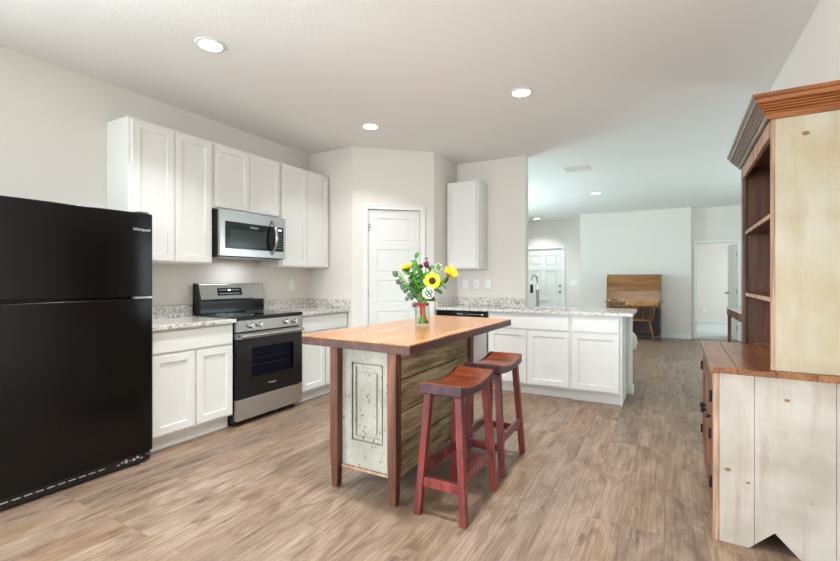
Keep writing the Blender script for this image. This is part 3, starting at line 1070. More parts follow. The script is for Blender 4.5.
MB(M_LEFT).box(RY0 + 0.648, RY0 + 0.70, MZ1 - 0.135, MZ1 - 0.115, MX - 0.001, MX - 0.0003).build('clock', emitter('microwave clock', (200, 225, 235), 0.5), mw)
b0 = None
for r_ in range(7):
    for c_ in range(3):
        MB(M_LEFT).box(RY0 + 0.640 + c_ * 0.025, RY0 + 0.658 + c_ * 0.025, MZ1 - 0.165 - r_ * 0.024, MZ1 - 0.157 - r_ * 0.024, MX - 0.001, MX - 0.0004).build('button', plain('button legend', (120, 124, 126), 0.5) if b0 is None else b0, mw)
        b0 = b0 or bpy.data.materials['button legend']
MB().box(XW + 0.05, MX - 0.06, RY0 + 0.03, RY1 - 0.03, MZ0 - 0.006, MZ0 - 0.0005).build('vent_grille', NICKEL, mw)

area('cooktop_lamp', (-3.52, 2.84, MZ0 - 0.012), 0.10, (-3.52, 2.84, 0), 1.1, (0.86, 0.92, 1.0), 0.3, spread=math.radians(170))

# ------------------------------------------------------------------ island
isl = thing('kitchen_island', 'rustic island table with plank top and old panelled door side', 'island table', (-1.5, 2.75, 0))
corners = [(-1.866, 1.925), (-1.106, 1.885), (-1.110, 3.555), (-1.842, 3.60)]
MB().prism(corners, 'z', 0.906, 0.914).build('tabletop', TOPW, isl, bevel=0.002)


MB().prism(corners, 'z', 0.862, 0.9058).build('top_edge', EDGEW, isl, bevel=0.002)


def leg(x, y, w=0.058):
    """square post, tapering near the foot"""
    m = MB()
    m.bar((x, y, 0.30), (x, y, 0.861), w, w)
    prof = m.bm.faces
    m2 = MB()
    pts = []
    for z, k in ((0.0, 0.72), (0.22, 1.0), (0.861, 1.0)):
        h = w * k / 2
        pts.append([(x - h, y - h, z), (x + h, y - h, z), (x + h, y + h, z), (x - h, y + h, z)])
    vs = [[m2.v(p) for p in ring] for ring in pts]
    m2.bm.faces.new(vs[0][::-1])
    m2.bm.faces.new(vs[-1])
    for A_, B_ in zip(vs, vs[1:]):
        for k in range(4):
            m2.bm.faces.new((A_[k], A_[(k + 1) % 4], B_[(k + 1) % 4], B_[k]))
    m.bm.free()
    return m2.build('leg', LEGW, isl, bevel=0.003)


leg(-1.727, 2.075)
leg(-1.298, 2.045)
leg(-1.727, 3.13)
leg(-1.298, 3.10)
# panelled old door facing the camera
pw = -2.090
MB(M_FRONT).slab(-1.697, -1.328, 0.135, 0.861, pw - 0.03, pw,
                 [(-1.626, -1.404, 0.290, 0.752, pw - 0.020), (-1.617, -1.413, 0.299, 0.743, pw - 0.004), (-1.600, -1.430, 0.318, 0.724, pw - 0.016),
                  (-1.578, -1.452, 0.345, 0.697, pw - 0.007)]).build('door_panel', CHIPPY, isl, bevel=0.003)
MB(M_FRONT).box(-1.697, -1.328, 0.118, 0.134, pw - 0.03, pw + 0.008).build('bottom_rail', FRAMEW, isl, bevel=0.002)
for sx, x0 in ((1, -1.316), (-1, -1.730)):
    for k in range(4):
        z0 = 0.13 + k * 0.183
        MB().box(x0, x0 + 0.022, 2.076 if sx > 0 else 2.106, 3.07 if sx > 0 else 3.10, z0, z0 + 0.175).build('side_board', BARN, isl, bevel=0.003)
MB(M_FRONT).slab(-1.697, -1.328, 0.135, 0.861, -3.125, -3.10).build('back_panel', BARN, isl, bevel=0.002)

# ------------------------------------------------------------------ bar stools
def make_stool():
    t = thing('bar_stool', 'mahogany saddle-seat bar stool nearer the camera, at the front end of the island overhang', 'bar stool', (0, 0, 0), 0, 'wooden saddle stools at the island')
    L, W = 0.485, 0.245
    n = 16
    top, bot = [], []
    for k in range(n + 1):
        y = -L / 2 + L * k / n
        s = 2 * y / L
        top.append((y, 0.668 + 0.036 * s * s))
        bot.append((y, 0.628 + 0.020 * s * s))
    inner = [(y, z - 0.006) for y, z in top]
    MB().prism(inner + bot[::-1], 'x', -W / 2, W / 2).build('seat', SEATE, t, bevel=0.003, world=False)
    MB().prism(top + [(y, z + 0.0004) for y, z in inner][::-1], 'x', -W / 2 + 0.002, W / 2 - 0.002).build('seat_top', SEATW, t, world=False, smooth=SM)
    tx, ty, bx, by = 0.088, 0.185, 0.131, 0.226
    w = 0.040

    def at(sx, sy, z):
        f_ = z / 0.64
        return Vector((sx * (bx + (tx - bx) * f_), sy * (by + (ty - by) * f_), z))
    for sx in (-1, 1):
        for sy in (-1, 1):
            MB().bar(at(sx, sy, 0), at(sx, sy, 0.637), w * 0.92, w, w, w * 1.05).build('leg', MAHOG, t, bevel=0.003, world=False)
    for sy in (-1, 1):
        a, b = at(-1, sy, 0.175), at(1, sy, 0.175)
        MB().bar(a + Vector((w / 2, 0, 0)), b - Vector((w / 2, 0, 0)), 0.026, 0.048).build('stretcher', MAHOG, t, bevel=0.002, world=False)
    for sx in (-1, 1):
        a, b = at(sx, -1, 0.225), at(sx, 1, 0.225)
        MB().bar(a + Vector((0, w / 2, 0)), b - Vector((0, w / 2, 0)), 0.026, 0.048).build('stretcher', MAHOG, t, bevel=0.002, world=False)
    return t


st1 = make_stool()
st1.location = (-1.010, 2.262, 0)
st2 = copy_tree(st1)
st2.location = (-1.022, 2.895, 0)
st2['label'] = 'mahogany saddle-seat bar stool farther back, between the first stool and the dishwasher'

# ------------------------------------------------------------------ jar of flowers
VX, VY, VZ = -1.505, 2.745, 0.914
vs_ = thing('mason_jar_vase', 'clear glass jar tied with a red ribbon, holding flowers on the island', 'vase', (VX, VY, VZ + 0.0005))
R = 0.052
prof = [(R * 0.9, 0), (R, 0.012), (R, 0.125), (R * 0.86, 0.146), (R * 0.83, 0.168), (R * 0.78, 0.168), (R * 0.81, 0.146), (R * 0.95, 0.122), (R * 0.95, 0.014), (0.004, 0.010)]
MB().lathe(prof, n=32).build('jar', JAR, vs_, smooth=SM, world=False)
MB().lathe([(R * 0.87, 0.141), (R * 0.9, 0.146), (R * 0.9, 0.154), (R * 0.87, 0.158)], n=32, closed=True).build('ribbon', RIBBON, vs_, smooth=SM, world=False)
for a0, l_ in ((-0.9, 0.1), (-1.25, 0.075)):
    dx, dy = math.cos(a0) * R * 0.93, math.sin(a0) * R * 0.93
    pth = [(dx, dy, 0.150), (dx * 1.22, dy * 1.22, 0.135), (dx * 1.24, dy * 1.24, 0.10), (dx * 1.18 + 0.006, dy * 1.2, 0.150 - l_)]
    MB().tube(pth, [0.006, 0.008, 0.008, 0.007], 6).build('ribbon_tail', RIBBON, vs_, world=False)
for s in (-1, 1):
    dx, dy = math.cos(-1.05) * R, math.sin(-1.05) * R
    pts = [(dx + s * 0.022 * math.sin(q), dy - 0.012 * math.sin(q / 2), 0.150 + 0.012 * math.sin(2 * q)) for q in [k * PI / 8 for k in range(9)]]
    MB().tube(pts, 0.005, 6).build('ribbon_bow', RIBBON, vs_, world=False)

ORG = Vector((VX, VY, VZ))
VIEWR = Vector((0.8742, 0.4856, 0))      # sideways in the room, used only to set the spread of the bunch
TOCAM = Vector((0.4856, -0.8742, 0))


def at_bunch(r, u, f=0.0):
    """point in the bunch: r sideways, u up from the table, f forward"""
    return ORG + VIEWR * r + TOCAM * f + Vector((0, 0, u))


def stem_path(tip, foot_r, foot_f):
    foot = ORG + VIEWR * foot_r * 1.4 + TOCAM * foot_f * 1.4 + Vector((0, 0, 0.016))
    neck = ORG + VIEWR * (foot_r * -0.5 + (tip - ORG).dot(VIEWR) * 0.06) + TOCAM * (foot_f * -0.4 + (tip - ORG).dot(TOCAM) * 0.06) + Vector((0, 0, 0.165))
    pts = []
    for k in range(9):
        s = k / 8
        if s < 0.5:
            pts.append(foot.lerp(neck, s * 2))
        else:
            q = (s - 0.5) * 2
            pts.append(neck.lerp(tip, q) + Vector((0, 0, 0.02 * math.sin(PI * q))))
    return pts


def sunflower(label, tip, face, r, foot, core=0.4, cup=0.0):
    t = thing('sunflower', label, 'sunflower', tip, 0, 'sunflowers in the jar')
    face = Vector(face).normalized()
    q = face.to_track_quat('Z', 'Y').to_matrix().to_4x4()
    m = Matrix.Translation(tip) @ q
    mb = MB(m)
    n = 17
    c0 = mb.v((0, 0, -0.004))
    for layer in range(2):
        ring = [mb.v(((core - 0.04) * r * math.cos(2 * PI * (k + layer / 2) / n), (core - 0.04) * r * math.sin(2 * PI * (k + layer / 2) / n), 0.001 - layer * 0.003)) for k in range(n)]
        for k in range(n):
            a, b = ring[k], ring[(k + 1) % n]
            mb.bm.faces.new((c0, a, b))
            th = 2 * PI * (k + 0.5 + layer / 2) / n
            ln = r * random.uniform(0.9, 1.06)
            wd = r * 0.20
            lift = (random.uniform(-0.12, 0.2) + cup * (1 + 0.5 * (layer == 0))) * r
            d = Vector((math.cos(th), math.sin(th), 0))
            s_ = Vector((-d.y, d.x, 0))
            m1 = mb.v(d * (0.66 * r) + s_ * wd * -0.9 + Vector((0, 0, lift * 0.5 - layer * 0.004)))
            m2 = mb.v(d * (0.66 * r) + s_ * wd * 0.9 + Vector((0, 0, lift * 0.5 - layer * 0.004)))
            mc = mb.v(d * (0.68 * r) + Vector((0, 0, lift * 0.5 + 0.004 - layer * 0.004)))
            tp = mb.v(d * ln + Vector((0, 0, lift - layer * 0.004)))
            mb.bm.faces.new((a, m1, mc))
            mb.bm.faces.new((a, mc, b))
            mb.bm.faces.new((b, mc, m2))
            mb.bm.faces.new((m1, tp, mc))
            mb.bm.faces.new((mc, tp, m2))
    mb.build('petals', PETAL, t)
    MB(m).lathe([(core * r, 0.001), (core * r, 0.006), (0.82 * core * r, 0.012), (0.4 * core * r, 0.012), (0.12 * core * r, 0.009)], n=20).build('seed_head', SEED, t, smooth=True)
    MB(m).lathe([(0.02 * r, -0.016), (0.3 * r, -0.010), (0.42 * r, -0.002)], n=12).build('calyx', GREEN, t)
    pts = stem_path(Vector(tip) - face * 0.014, *foot)
    MB().tube(pts, 0.0042, 7).build('stem', STEMG, t, smooth=True)
    return t


sunflower('sunflower facing outward with a wide dark centre, in the middle of the jar bouquet', at_bunch(0.068, 0.318, 0.07), (0.42, -0.90, 0.12), 0.062, (-0.02, 0.01))
sunflower('sunflower seen from the side at the right edge of the jar bouquet', at_bunch(0.190, 0.362, 0.03), (0.75, -0.25, 0.75), 0.058, (-0.025, 0.0), 0.17, 0.45)
sunflower('sunflower tipped up at the upper left of the jar bouquet', at_bunch(-0.105, 0.40, -0.01), (-0.1, -0.35, 0.95), 0.05, (0.022, 0.0), 0.16, 0.5)


def leaf_mesh(mb, base, d, up, ln, wd, curl=0.15):
    d = d.normalized()
    s_ = d.cross(up).normalized()
    up = s_.cross(d)
    rows = 6
    prev = None
    th = 0.0007
    ringsA = []
    for k in range(rows + 1):
        q = k / rows
        w = wd * (math.sin(PI * min(q * 0.92 + 0.06, 1)) ** 0.8) * 0.5
        c = base + d * ln * q - up * curl * ln * q * q
        ringsA.append([mb.v(c - s_ * w + up * w * 0.25), mb.v(c), mb.v(c + s_ * w + up * w * 0.25), mb.v(c - up * th)])
    for A_, B_ in zip(ringsA, ringsA[1:]):
        mb.bm.faces.new((A_[0], A_[1], B_[1], B_[0]))
        mb.bm.faces.new((A_[1], A_[2], B_[2], B_[1]))
        mb.bm.faces.new((A_[0], B_[0], B_[3], A_[3]))
        mb.bm.faces.new((A_[2], A_[3], B_[3], B_[2]))


def spray(name, label, cat, tip, foot, mat, n, ln, wd, group, start=0.62, round_=False):
    t = thing(name, label, cat, ORG, 0, group)
    pts = stem_path(tip, *foot)
    MB().tube(pts, 0.0042, 6).build('stem', STEMG if mat is not EUCA else EUCA, t, smooth=True)
    for k in range(n):
        q = start + (1 - start) * k / (n - 1)
        i = min(int(q * 8), 7)
        p = pts[i].lerp(pts[i + 1], q * 8 - i)
        ax = (pts[i + 1] - pts[i]).normalized()
        a = k * 2.4 + random.uniform(-0.4, 0.4)
        o1 = ax.orthogonal().normalized()
        o2 = ax.cross(o1)
        d = ax * (0.55 if k < n - 1 else 2.5) + o1 * math.cos(a) + o2 * math.sin(a)
        mb = MB()
        if round_:
            up = (TOCAM + Vector((0, 0, 0.4)) + Vector((random.uniform(-.4, .4), random.uniform(-.4, .4), 0))).normalized()
        else:
            up = (ax + TOCAM * 0.5).normalized()
        leaf_mesh(mb, p, d, up, ln * random.uniform(0.8, 1.15), wd * random.uniform(0.85, 1.1))
        mb.build('leaf', mat, t, smooth=True)
    return t


G_ = 'greenery in the jar bouquet'
spray('leafy_branch', 'tall bright green leaf branch rising left of centre in the bouquet', 'foliage', at_bunch(-0.045, 0.475, -0.01), (0.01, -0.01), GREEN, 6, 0.062, 0.034, G_, 0.72)
spray('leafy_branch', 'broad green leaf branch filling the middle left of the bouquet', 'foliage', at_bunch(-0.055, 0.375, 0.05), (0.015, 0.02), GREEN, 9, 0.085, 0.044, G_, 0.55)
spray('leafy_branch', 'low green leaf branch just over the jar rim', 'foliage', at_bunch(-0.03, 0.285, 0.06), (0.0, 0.022), GREEN, 8, 0.075, 0.036, G_, 0.55)
spray('leafy_branch', 'green leaf branch under the right-hand sunflower', 'foliage', at_bunch(0.145, 0.30, 0.03), (-0.01, 0.012), GREEN, 9, 0.06, 0.032, G_, 0.58)
spray('leafy_branch', 'pale green leaf branch on the left of the bouquet', 'foliage', at_bunch(-0.13, 0.32, 0.03), (0.028, 0.012), GREEN2, 9, 0.075, 0.03, G_, 0.58)
spray('leafy_branch', 'green leaf branch behind the sunflowers at the back of the bouquet', 'foliage', at_bunch(0.06, 0.40, -0.06), (-0.012, -0.02), GREEN, 9, 0.07, 0.034, G_, 0.58)
spray('leafy_branch', 'glossy green leaf branch just left of the wide-open sunflower', 'foliage', at_bunch(0.0, 0.34, 0.06), (0.005, 0.025), GREEN, 10, 0.085, 0.046, G_, 0.52)
spray('leafy_branch', 'green leaf branch below the tipped-up sunflower on the left', 'foliage', at_bunch(-0.09, 0.36, 0.02), (0.02, -0.01), GREEN, 10, 0.08, 0.042, G_, 0.52)
spray('leafy_branch', 'fresh green leaf branch right of the white blossom cluster', 'foliage', at_bunch(0.095, 0.27, 0.04), (-0.02, 0.02), GREEN, 9, 0.065, 0.034, G_, 0.55)
spray('leafy_branch', 'pale leaf branch between the burgundy blossoms and the side-on sunflower', 'foliage', at_bunch(0.10, 0.41, -0.03), (-0.015, -0.015), GREEN2, 8, 0.05, 0.024, G_, 0.6)
spray('eucalyptus_sprig', 'grey eucalyptus sprig reaching out at the upper left of the bouquet', 'foliage', at_bunch(-0.175, 0.352, 0.0), (0.03, 0.0), EUCA, 4, 0.056, 0.052, G_, 0.7, True)
spray('eucalyptus_sprig', 'grey eucalyptus sprig drooping at the lower left of the bouquet', 'foliage', at_bunch(-0.155, 0.300, 0.02), (0.03, -0.012), EUCA, 4, 0.052, 0.050, G_, 0.66, True)
spray('eucalyptus_sprig', 'short grey eucalyptus sprig hanging beside the jar rim on the left', 'foliage', at_bunch(-0.10, 0.20, 0.05), (0.02, 0.02), EUCA, 4, 0.036, 0.034, G_, 0.75, True)


def bloom(name, label, cat, tip, foot, mat, count, spread, r, group, sc=(1, 1, 1), stem=STEMG):
    t = thing(name, label, cat, tip, 0, group)
    MB().tube(stem_path(Vector(tip) - Vector((0, 0, spread * 0.6)), *foot), 0.0025, 6).build('stem', stem, t, smooth=True)
    for k in range(count):
        z = 1 - 2 * (k + 0.5) / count
        a = k * 2.39996
        h = math.sqrt(1 - z * z)
        p = Vector(tip) + Vector((h * math.cos(a) * sc[0], h * math.sin(a) * sc[1], z * sc[2])) * spread
        MB().sphere(p, r * random.uniform(0.8, 1.2), 1, (1, 1, 0.8), 0.4).build('floret', mat, t)
    MB().sphere(tip, spread * 0.72, 1, sc).build('core', GREEN, t)
    return t


bloom('white_bloom', 'cluster of tiny white blossoms low in the centre of the bouquet', 'flower', at_bunch(0.042, 0.235, 0.07), (-0.015, 0.02), WHITEFL, 44, 0.040, 0.0085, 'blossoms in the jar bouquet', (1, 0.9, 1))
bloom('burgundy_bloom', 'dark burgundy blossom at the top centre of the bouquet', 'flower', at_bunch(0.028, 0.435, 0.0), (0.01, 0.01), BURG, 12, 0.013, 0.010, 'blossoms in the jar bouquet', (1, 1, 1.6))
bloom('burgundy_bloom', 'small burgundy blossom top left, beside the tall leaf branch', 'flower', at_bunch(-0.012, 0.42, 0.02), (0.012, 0.0), BURG, 10, 0.012, 0.009, 'blossoms in the jar bouquet')
bloom('filler_bloom', 'pale feathery blossom at the top right of the bouquet, left of the side-on sunflower', 'flower', at_bunch(0.115, 0.415, -0.01), (-0.02, -0.005), PALEFL, 16, 0.024, 0.006, 'blossoms in the jar bouquet', (1, 1, 1.3))
bloom('filler_bloom', 'pale wispy blossom at the very top of the bouquet', 'flower', at_bunch(0.030, 0.478, -0.03), (0.0, -0.02), plain('mauve filler bloom', (190, 176, 180), 0.7), 9, 0.016, 0.0045, 'blossoms in the jar bouquet', (1.6, 1, 0.6))

# ------------------------------------------------------------------ hutch on the right
HR = math.radians(-1.35)
hu = thing('hutch', 'tall old whitewashed pine hutch with brown crown and open shelves', 'hutch', (0.205, 2.52, 0), HR)
BL, BD, BZ = 1.02, 0.505, 0.797


def hb(name, mat, x0, x1, y0, y1, z0, z1, bevel=0.002, parent=None):
    return MB().box(x0, x1, y0, y1, z0, z1).build(name, mat, parent or hu, bevel=bevel, world=False)


# base: near side in three planks with a pointed cut-out
MB().prism([(0.024, 0), (0.138, 0), (0.1575, 0.0195), (0.1575, BZ), (0.024, BZ)], 'y', 0.0, 0.022).build('side_plank', WASH, hu, bevel=0.0015, world=False)
MB().prism([(0.1590, 0.021), (0.232, 0.094), (0.322, 0), (0.439, 0), (0.439, BZ), (0.1590, BZ)], 'y', 0.0, 0.022).build('side_plank', WASH, hu, bevel=0.0015, world=False)
MB().prism([(0.4405, 0), (BD, 0), (BD, BZ), (0.4405, BZ)], 'y', 0.0, 0.022).build('side_plank', WASH, hu, bevel=0.0015, world=False)
MB().prism([(0.024, 0), (0.138, 0), (0.232, 0.094), (0.322, 0), (BD, 0), (BD, BZ), (0.024, BZ)], 'y', BL - 0.022, BL).build('side_panel', WASH, hu, world=False)
hb('base_back', HUTW, BD - 0.015, BD, 0.023, BL - 0.023, 0.10, BZ)
hb('base_floor', HUTW, 0.024, BD - 0.016, 0.023, BL - 0.023, 0.10, 0.118)
# front frame, doors, iron fittings
hb('front_stile', FRAMEW, 0.0, 0.0225, 0.0, 0.055, 0, BZ)
hb('front_stile', FRAMEW, 0.0, 0.0225, BL - 0.055, BL, 0, BZ)
hb('front_rail', HUTW, 0.0, 0.0225, 0.056, BL - 0.056, BZ - 0.07, BZ)
hb('front_rail', HUTW, 0.0, 0.0225, 0.056, BL - 0.056, 0.09, 0.15)
M_HD = frame((0, 0, 0), (0, -1, 0), (0, 0, 1), (-1, 0, 0))
for k, (a, b) in enumerate(((0.058, 0.508), (0.512, BL - 0.058))):
    dr = MB(M_HD).slab(-b, -a, 0.153, BZ - 0.073, -0.020, 0.004, [(-b + 0.07, -a - 0.07, 0.22, BZ - 0.14, -0.006)]).build('door', HUTW, hu, bevel=0.002, world=False)
    ky = 0.455 if k == 0 else 0.565
    MB(M_HD).lathe([(0.008, 0.004), (0.007, 0.014), (0.015, 0.02), (0.016, 0.028), (0.010, 0.034)], c=(-ky, 0.50, 0), n=14).build('knob', IRON, dr, smooth=SM, world=False)
    for z in (0.25, 0.67):
        hy_ = 0.06 if k == 0 else BL - 0.06
        MB(M_HD).tube([(-hy_, z - 0.028, 0.008), (-hy_, z + 0.028, 0.008)], 0.007, 8).build('hinge', IRON, dr, world=False)
MB(M_HD).slab(-0.10, -0.075, 0.455, 0.505, 0.0045, 0.016).build('latch', IRON, hu, bevel=0.002, world=False)
MB(M_HD).lathe([(0.007, 0.0045), (0.006, 0.012), (0.012, 0.018), (0.008, 0.026)], c=(-0.10, 0.56, 0), n=12).build('turn_knob', IRON, hu, smooth=SM, world=False)
# top planks
xs = [-0.014, 0.095, 0.235, 0.375, BD + 0.01]
for a, b in zip(xs, xs[1:]):
    hb('top_plank', HUTTOP, a + 0.0008, b - 0.0008, -0.012, BL + 0.015, BZ + 0.001, 0.824, 0.002)
# upper case
UX, UY0, UY1, UZ0, UZ1 = 0.232, 0.030, 1.085, 0.825, 1.985
MB().prism([(UX + 0.006, UZ0), (BD, UZ0), (BD, UZ1), (UX + 0.006, UZ1)], 'y', UY0, UY0 + 0.022).build('upper_side', WASHY, hu, bevel=0.0015, world=False)
hb('upper_side', HUTW, UX + 0.006, BD, UY1 - 0.022, UY1, UZ0, UZ1)
hb('upper_back', HUTW, BD - 0.014, BD, UY0 + 0.023, UY1 - 0.023, UZ0, UZ1)
hb('upper_top', HUTW, UX + 0.006, BD - 0.015, UY0 + 0.023, UY1 - 0.023, UZ1 - 0.02, UZ1)
hb('upper_stile', FRAMEW, UX - 0.008, UX + 0.0055, UY0, UY0 + 0.035, UZ0, UZ1 - 0.001)
hb('upper_stile', HUTW, UX - 0.014, UX + 0.0055, UY1 - 0.07, UY1, UZ0, UZ1 - 0.001)
hb('upper_rail', FRAMEW, UX - 0.014, UX + 0.0055, UY0 + 0.036, UY1 - 0.071, UZ1 - 0.085, UZ1 - 0.001)
for z in (1.555, 1.155):
    s_ = hb('shelf', HUTW, UX + 0.007, BD - 0.016, UY0 + 0.0235, UY1 - 0.0235, z - 0.02, z)
    hb('shelf_edge', FRAMEW, UX + 0.0005, UX + 0.0065, UY0 + 0.036, UY1 - 0.072, z - 0.02, z + 0.001, 0.001, s_)
    hb('plate_rail', HUTW, BD - 0.026, BD - 0.0145, UY0 + 0.024, UY1 - 0.024, z - 0.085, z - 0.021)
# crown moulding swept round the front and the near side
cz = UZ1 - 0.012
reeds = [(0.004, 0.0), (0.012, 0.004), (0.018, 0.022)]
for k in range(4):
    reeds += [(0.026 + 0.0075 * k, 0.026 + 0.010 * k), (0.0285 + 0.0075 * k, 0.031 + 0.010 * k), (0.0200 + 0.0075 * k, 0.0325 + 0.010 * k)]
reeds += [(0.058, 0.070), (0.062, 0.086), (0.070, 0.092), (0.072, 0.106), (0.004, 0.106)]


def crown_run(mat, which):
    fx, fy, far, bk = UX - 0.014, UY0, UY1, BD
    mb = MB()
    A_, B_ = [], []
    for o_, z in reeds:
        if which == 'front':
            A_.append(mb.v((fx - o_, far + o_, cz + z)))
            B_.append(mb.v((fx - o_, fy - o_, cz + z)))
        else:
            A_.append(mb.v((fx - o_ + 0.0005, fy - o_, cz + z)))
            B_.append(mb.v((bk, fy - o_, cz + z)))
    n = len(reeds)
    for i in range(n):
        j = (i + 1) % n
        mb.bm.faces.new((A_[i], A_[j], B_[j], B_[i]))
    mb.bm.faces.new(A_[::-1])
    mb.bm.faces.new(B_)
    return mb.build('crown_moulding', mat, hu, world=False)


crown_run(CROWNF, 'front')
crown_run(CROWN, 'side')
hb('cap_board', CROWN, UX - 0.012, BD, UY0, UY1, cz + 0.1075, cz + 0.112)
# knots in the planks
for x, z, r in ((0.345, 1.892, 0.010),):
    m = MB(frame((x, UY0, z), (1.5, 0, 0), (0, 0, 1), (0, -1, 0)))
    m.lathe([(r, -0.0005), (r * 0.92, 0.0006), (r * 0.4, 0.0008)], n=16)
    m.build('knot', PINEK, hu, world=False)
for x, z, r in ((0.057, 0.345, 0.010), (0.275, 0.700, 0.008), (0.135, 0.300, 0.006), (0.36, 0.26, 0.003)):
    m = MB(frame((x, 0.0, z), (1.4, 0, 0), (0, 0, 0.9), (0, -1, 0)))
    m.lathe([(r, -0.0005), (r * 0.92, 0.0006), (r * 0.4, 0.0008)], n=16)
    m.build('knot', PINEK, hu, world=False)

# ------------------------------------------------------------------ console table beyond the hutch
cs = thing('console_table', 'dark wooden console table with pale top, just beyond the hutch', 'table', (1.15, 8.8, 0))
MB().box(0.985, 1.40, 7.75, 9.75, 0.725, 0.752).build('tabletop', STONE, cs, bevel=0.003)
MB().box(1.005, 1.38, 7.80, 9.70, 0.60, 0.7245).build('apron', LEGW, cs)
for k in range(3):
    y = 7.85 + k * 0.62
    dw_ = MB(M_RIGHTW).slab(-(y + 0.56), -y, 0.615, 0.712, -1.004, -0.99).build('drawer', LEGW, cs, bevel=0.003)
for x in (1.03, 1.355):
    for y in (7.83, 9.67):
        MB().bar((x, y, 0), (x, y, 0.5995), 0.05, 0.05).build('leg', LEGW, cs, bevel=0.003)

# ------------------------------------------------------------------ roll-top desk
DX0, DX1, DY0, DY1 = -1.09, -0.045, 10.13, 10.69
dk = thing('roll_top_desk', 'golden oak roll-top desk, closed, against the far living room wall', 'desk', (-0.57, 10.4, 0))
curve = [(DY0 + 0.03, 0.80), (DY0 + 0.035, 0.90)]
for k in range(1, 9):
    a = k / 8 * PI / 2
    curve.append((DY0 + 0.035 + 0.20 * (1 - math.cos(a)), 0.92 + 0.40 * math.sin(a)))
side_poly = [(DY1, 0.79)] + [(y - 0.012, z + 0.004) for y, z in curve] + [(DY1, 1.325)]
for x0, x1 in ((DX0 + 0.01, DX0 + 0.035), (DX1 - 0.035, DX1 - 0.01)):
    MB().prism(side_poly, 'x', x0, x1).build('roll_side', OAKZ, dk, bevel=0.002)
out = []
for (y0, z0), (y1, z1) in zip(curve, curve[1:]):
    nn = max(2, int(math.hypot(y1 - y0, z1 - z0) / 0.022))
    for k in range(nn):
        q = k / nn
        p = Vector((y0 + (y1 - y0) * q, z0 + (z1 - z0) * q))
        p2 = Vector((y0 + (y1 - y0) * (q + 0.75 / nn), z0 + (z1 - z0) * (q + 0.75 / nn)))
        p3 = Vector((y0 + (y1 - y0) * (q + 0.9 / nn), z0 + (z1 - z0) * (q + 0.9 / nn)))
        nrm = Vector((-(z1 - z0), (y1 - y0))).normalized()
        out += [tuple(p + nrm * 0.004), tuple(p2 + nrm * 0.004), tuple(p3)]
back = [(y + 0.012, z - 0.004) for y, z in curve[::-1]]
MB().prism(out + back, 'x', DX0 + 0.036, DX1 - 0.036).build('tambour', OAK, dk)
MB(M_FRONT).box(DX0 + 0.036, DX1 - 0.036, 0.786, 0.835, -DY0 - 0.036, -DY0 - 0.018).build('tambour_rail', FRAMEW, dk, bevel=0.003)
MB(M_FRONT).box(DX0 + 0.10, DX0 + 0.22, 0.80, 0.822, -DY0 - 0.018, -DY0 - 0.010).build('lift_handle', IRON, dk)
MB().box(DX0, DX1, DY0 + 0.215, DY1 + 0.005, 1.326, 1.35).build('top_board', OAK, dk, bevel=0.003)
MB().box(DX0 - 0.02, DX1 + 0.02, DY0 - 0.02, DY1, 0.755, 0.785).build('desktop', OAK, dk, bevel=0.004)
MB().box(DX0 + 0.02, DX1 - 0.02, DY1 - 0.02, DY1 - 0.002, 0.02, 0.754).build('back_panel', SHADEPAN, dk)
for x0, x1 in ((DX0 + 0.01, DX0 + 0.034), (DX1 - 0.034, DX1 - 0.01)):
    MB().box(x0, x1, DY0 + 0.03, DY1 - 0.021, 0.0, 0.754).build('side_panel', OAKZ, dk, bevel=0.002)
MB().box(DX1 - 0.030, DX1 - 0.006, DY0 + 0.006, DY0 + 0.029, 0.0, 0.654).build('corner_post', OAKZ, dk)
MB().box(DX0 + 0.006, DX0 + 0.030, DY0 + 0.006, DY0 + 0.029, 0.0, 0.654).build('corner_post', OAKZ, dk)
MB(M_FRONT).slab(DX0 + 0.01, DX1 - 0.01, 0.655, 0.754, -DY0 - 0.028, -DY0 - 0.005,
                 [(DX0 + 0.335, DX0 + 0.345, 0.655, 0.754, -DY0 - 0.02), (DX1 - 0.345, DX1 - 0.335, 0.655, 0.754, -DY0 - 0.02)]).build('frieze_drawers', OAKZ, dk)

# ------------------------------------------------------------------ desk chair
ch = thing('wooden_chair', 'golden oak spindle-back chair drawn up to the roll-top desk', 'chair', (-0.44, 10.16, 0), math.radians(10))


def cb(m, name, mat, bevel=0.0, smooth=False):
    return m.build(name, mat, ch, bevel=bevel, smooth=smooth, world=False)


seat = []
for k in range(24):
    a = 2 * PI * k / 24
    seat.append((0.23 * math.copysign(abs(math.cos(a)) ** 0.6, math.cos(a)), 0.215 * math.copysign(abs(math.sin(a)) ** 0.6, math.sin(a))))
cb(MB().prism(seat, 'z', 0.395, 0.43), 'seat', OAK, 0.006)
for sx in (-1, 1):
    for sy in (-1, 1):
        cb(MB().tube([(sx * 0.16, sy * 0.15, 0.394), (sx * 0.18, sy * 0.17, 0.26), (sx * 0.205, sy * 0.20, 0.13), (sx * 0.225, sy * 0.225, 0.0)], [0.018, 0.026, 0.019, 0.016], 10), 'leg', OAKZ, 0, SM)
    cb(MB().tube([(sx * 0.20, -0.18, 0.17), (sx * 0.20, 0.18, 0.17)], 0.011, 8), 'stretcher', OAKZ, 0, SM)
    cb(MB().tube([(sx * 0.20, -0.165, 0.431), (sx * 0.225, -0.21, 0.60), (sx * 0.235, -0.235, 0.74)], [0.018, 0.022, 0.016], 10), 'back_post', OAKZ, 0, SM)
cb(MB().tube([(-0.20, 0.0, 0.17), (0.20, 0.0, 0.17)], 0.011, 8), 'stretcher', OAKZ, 0, SM)
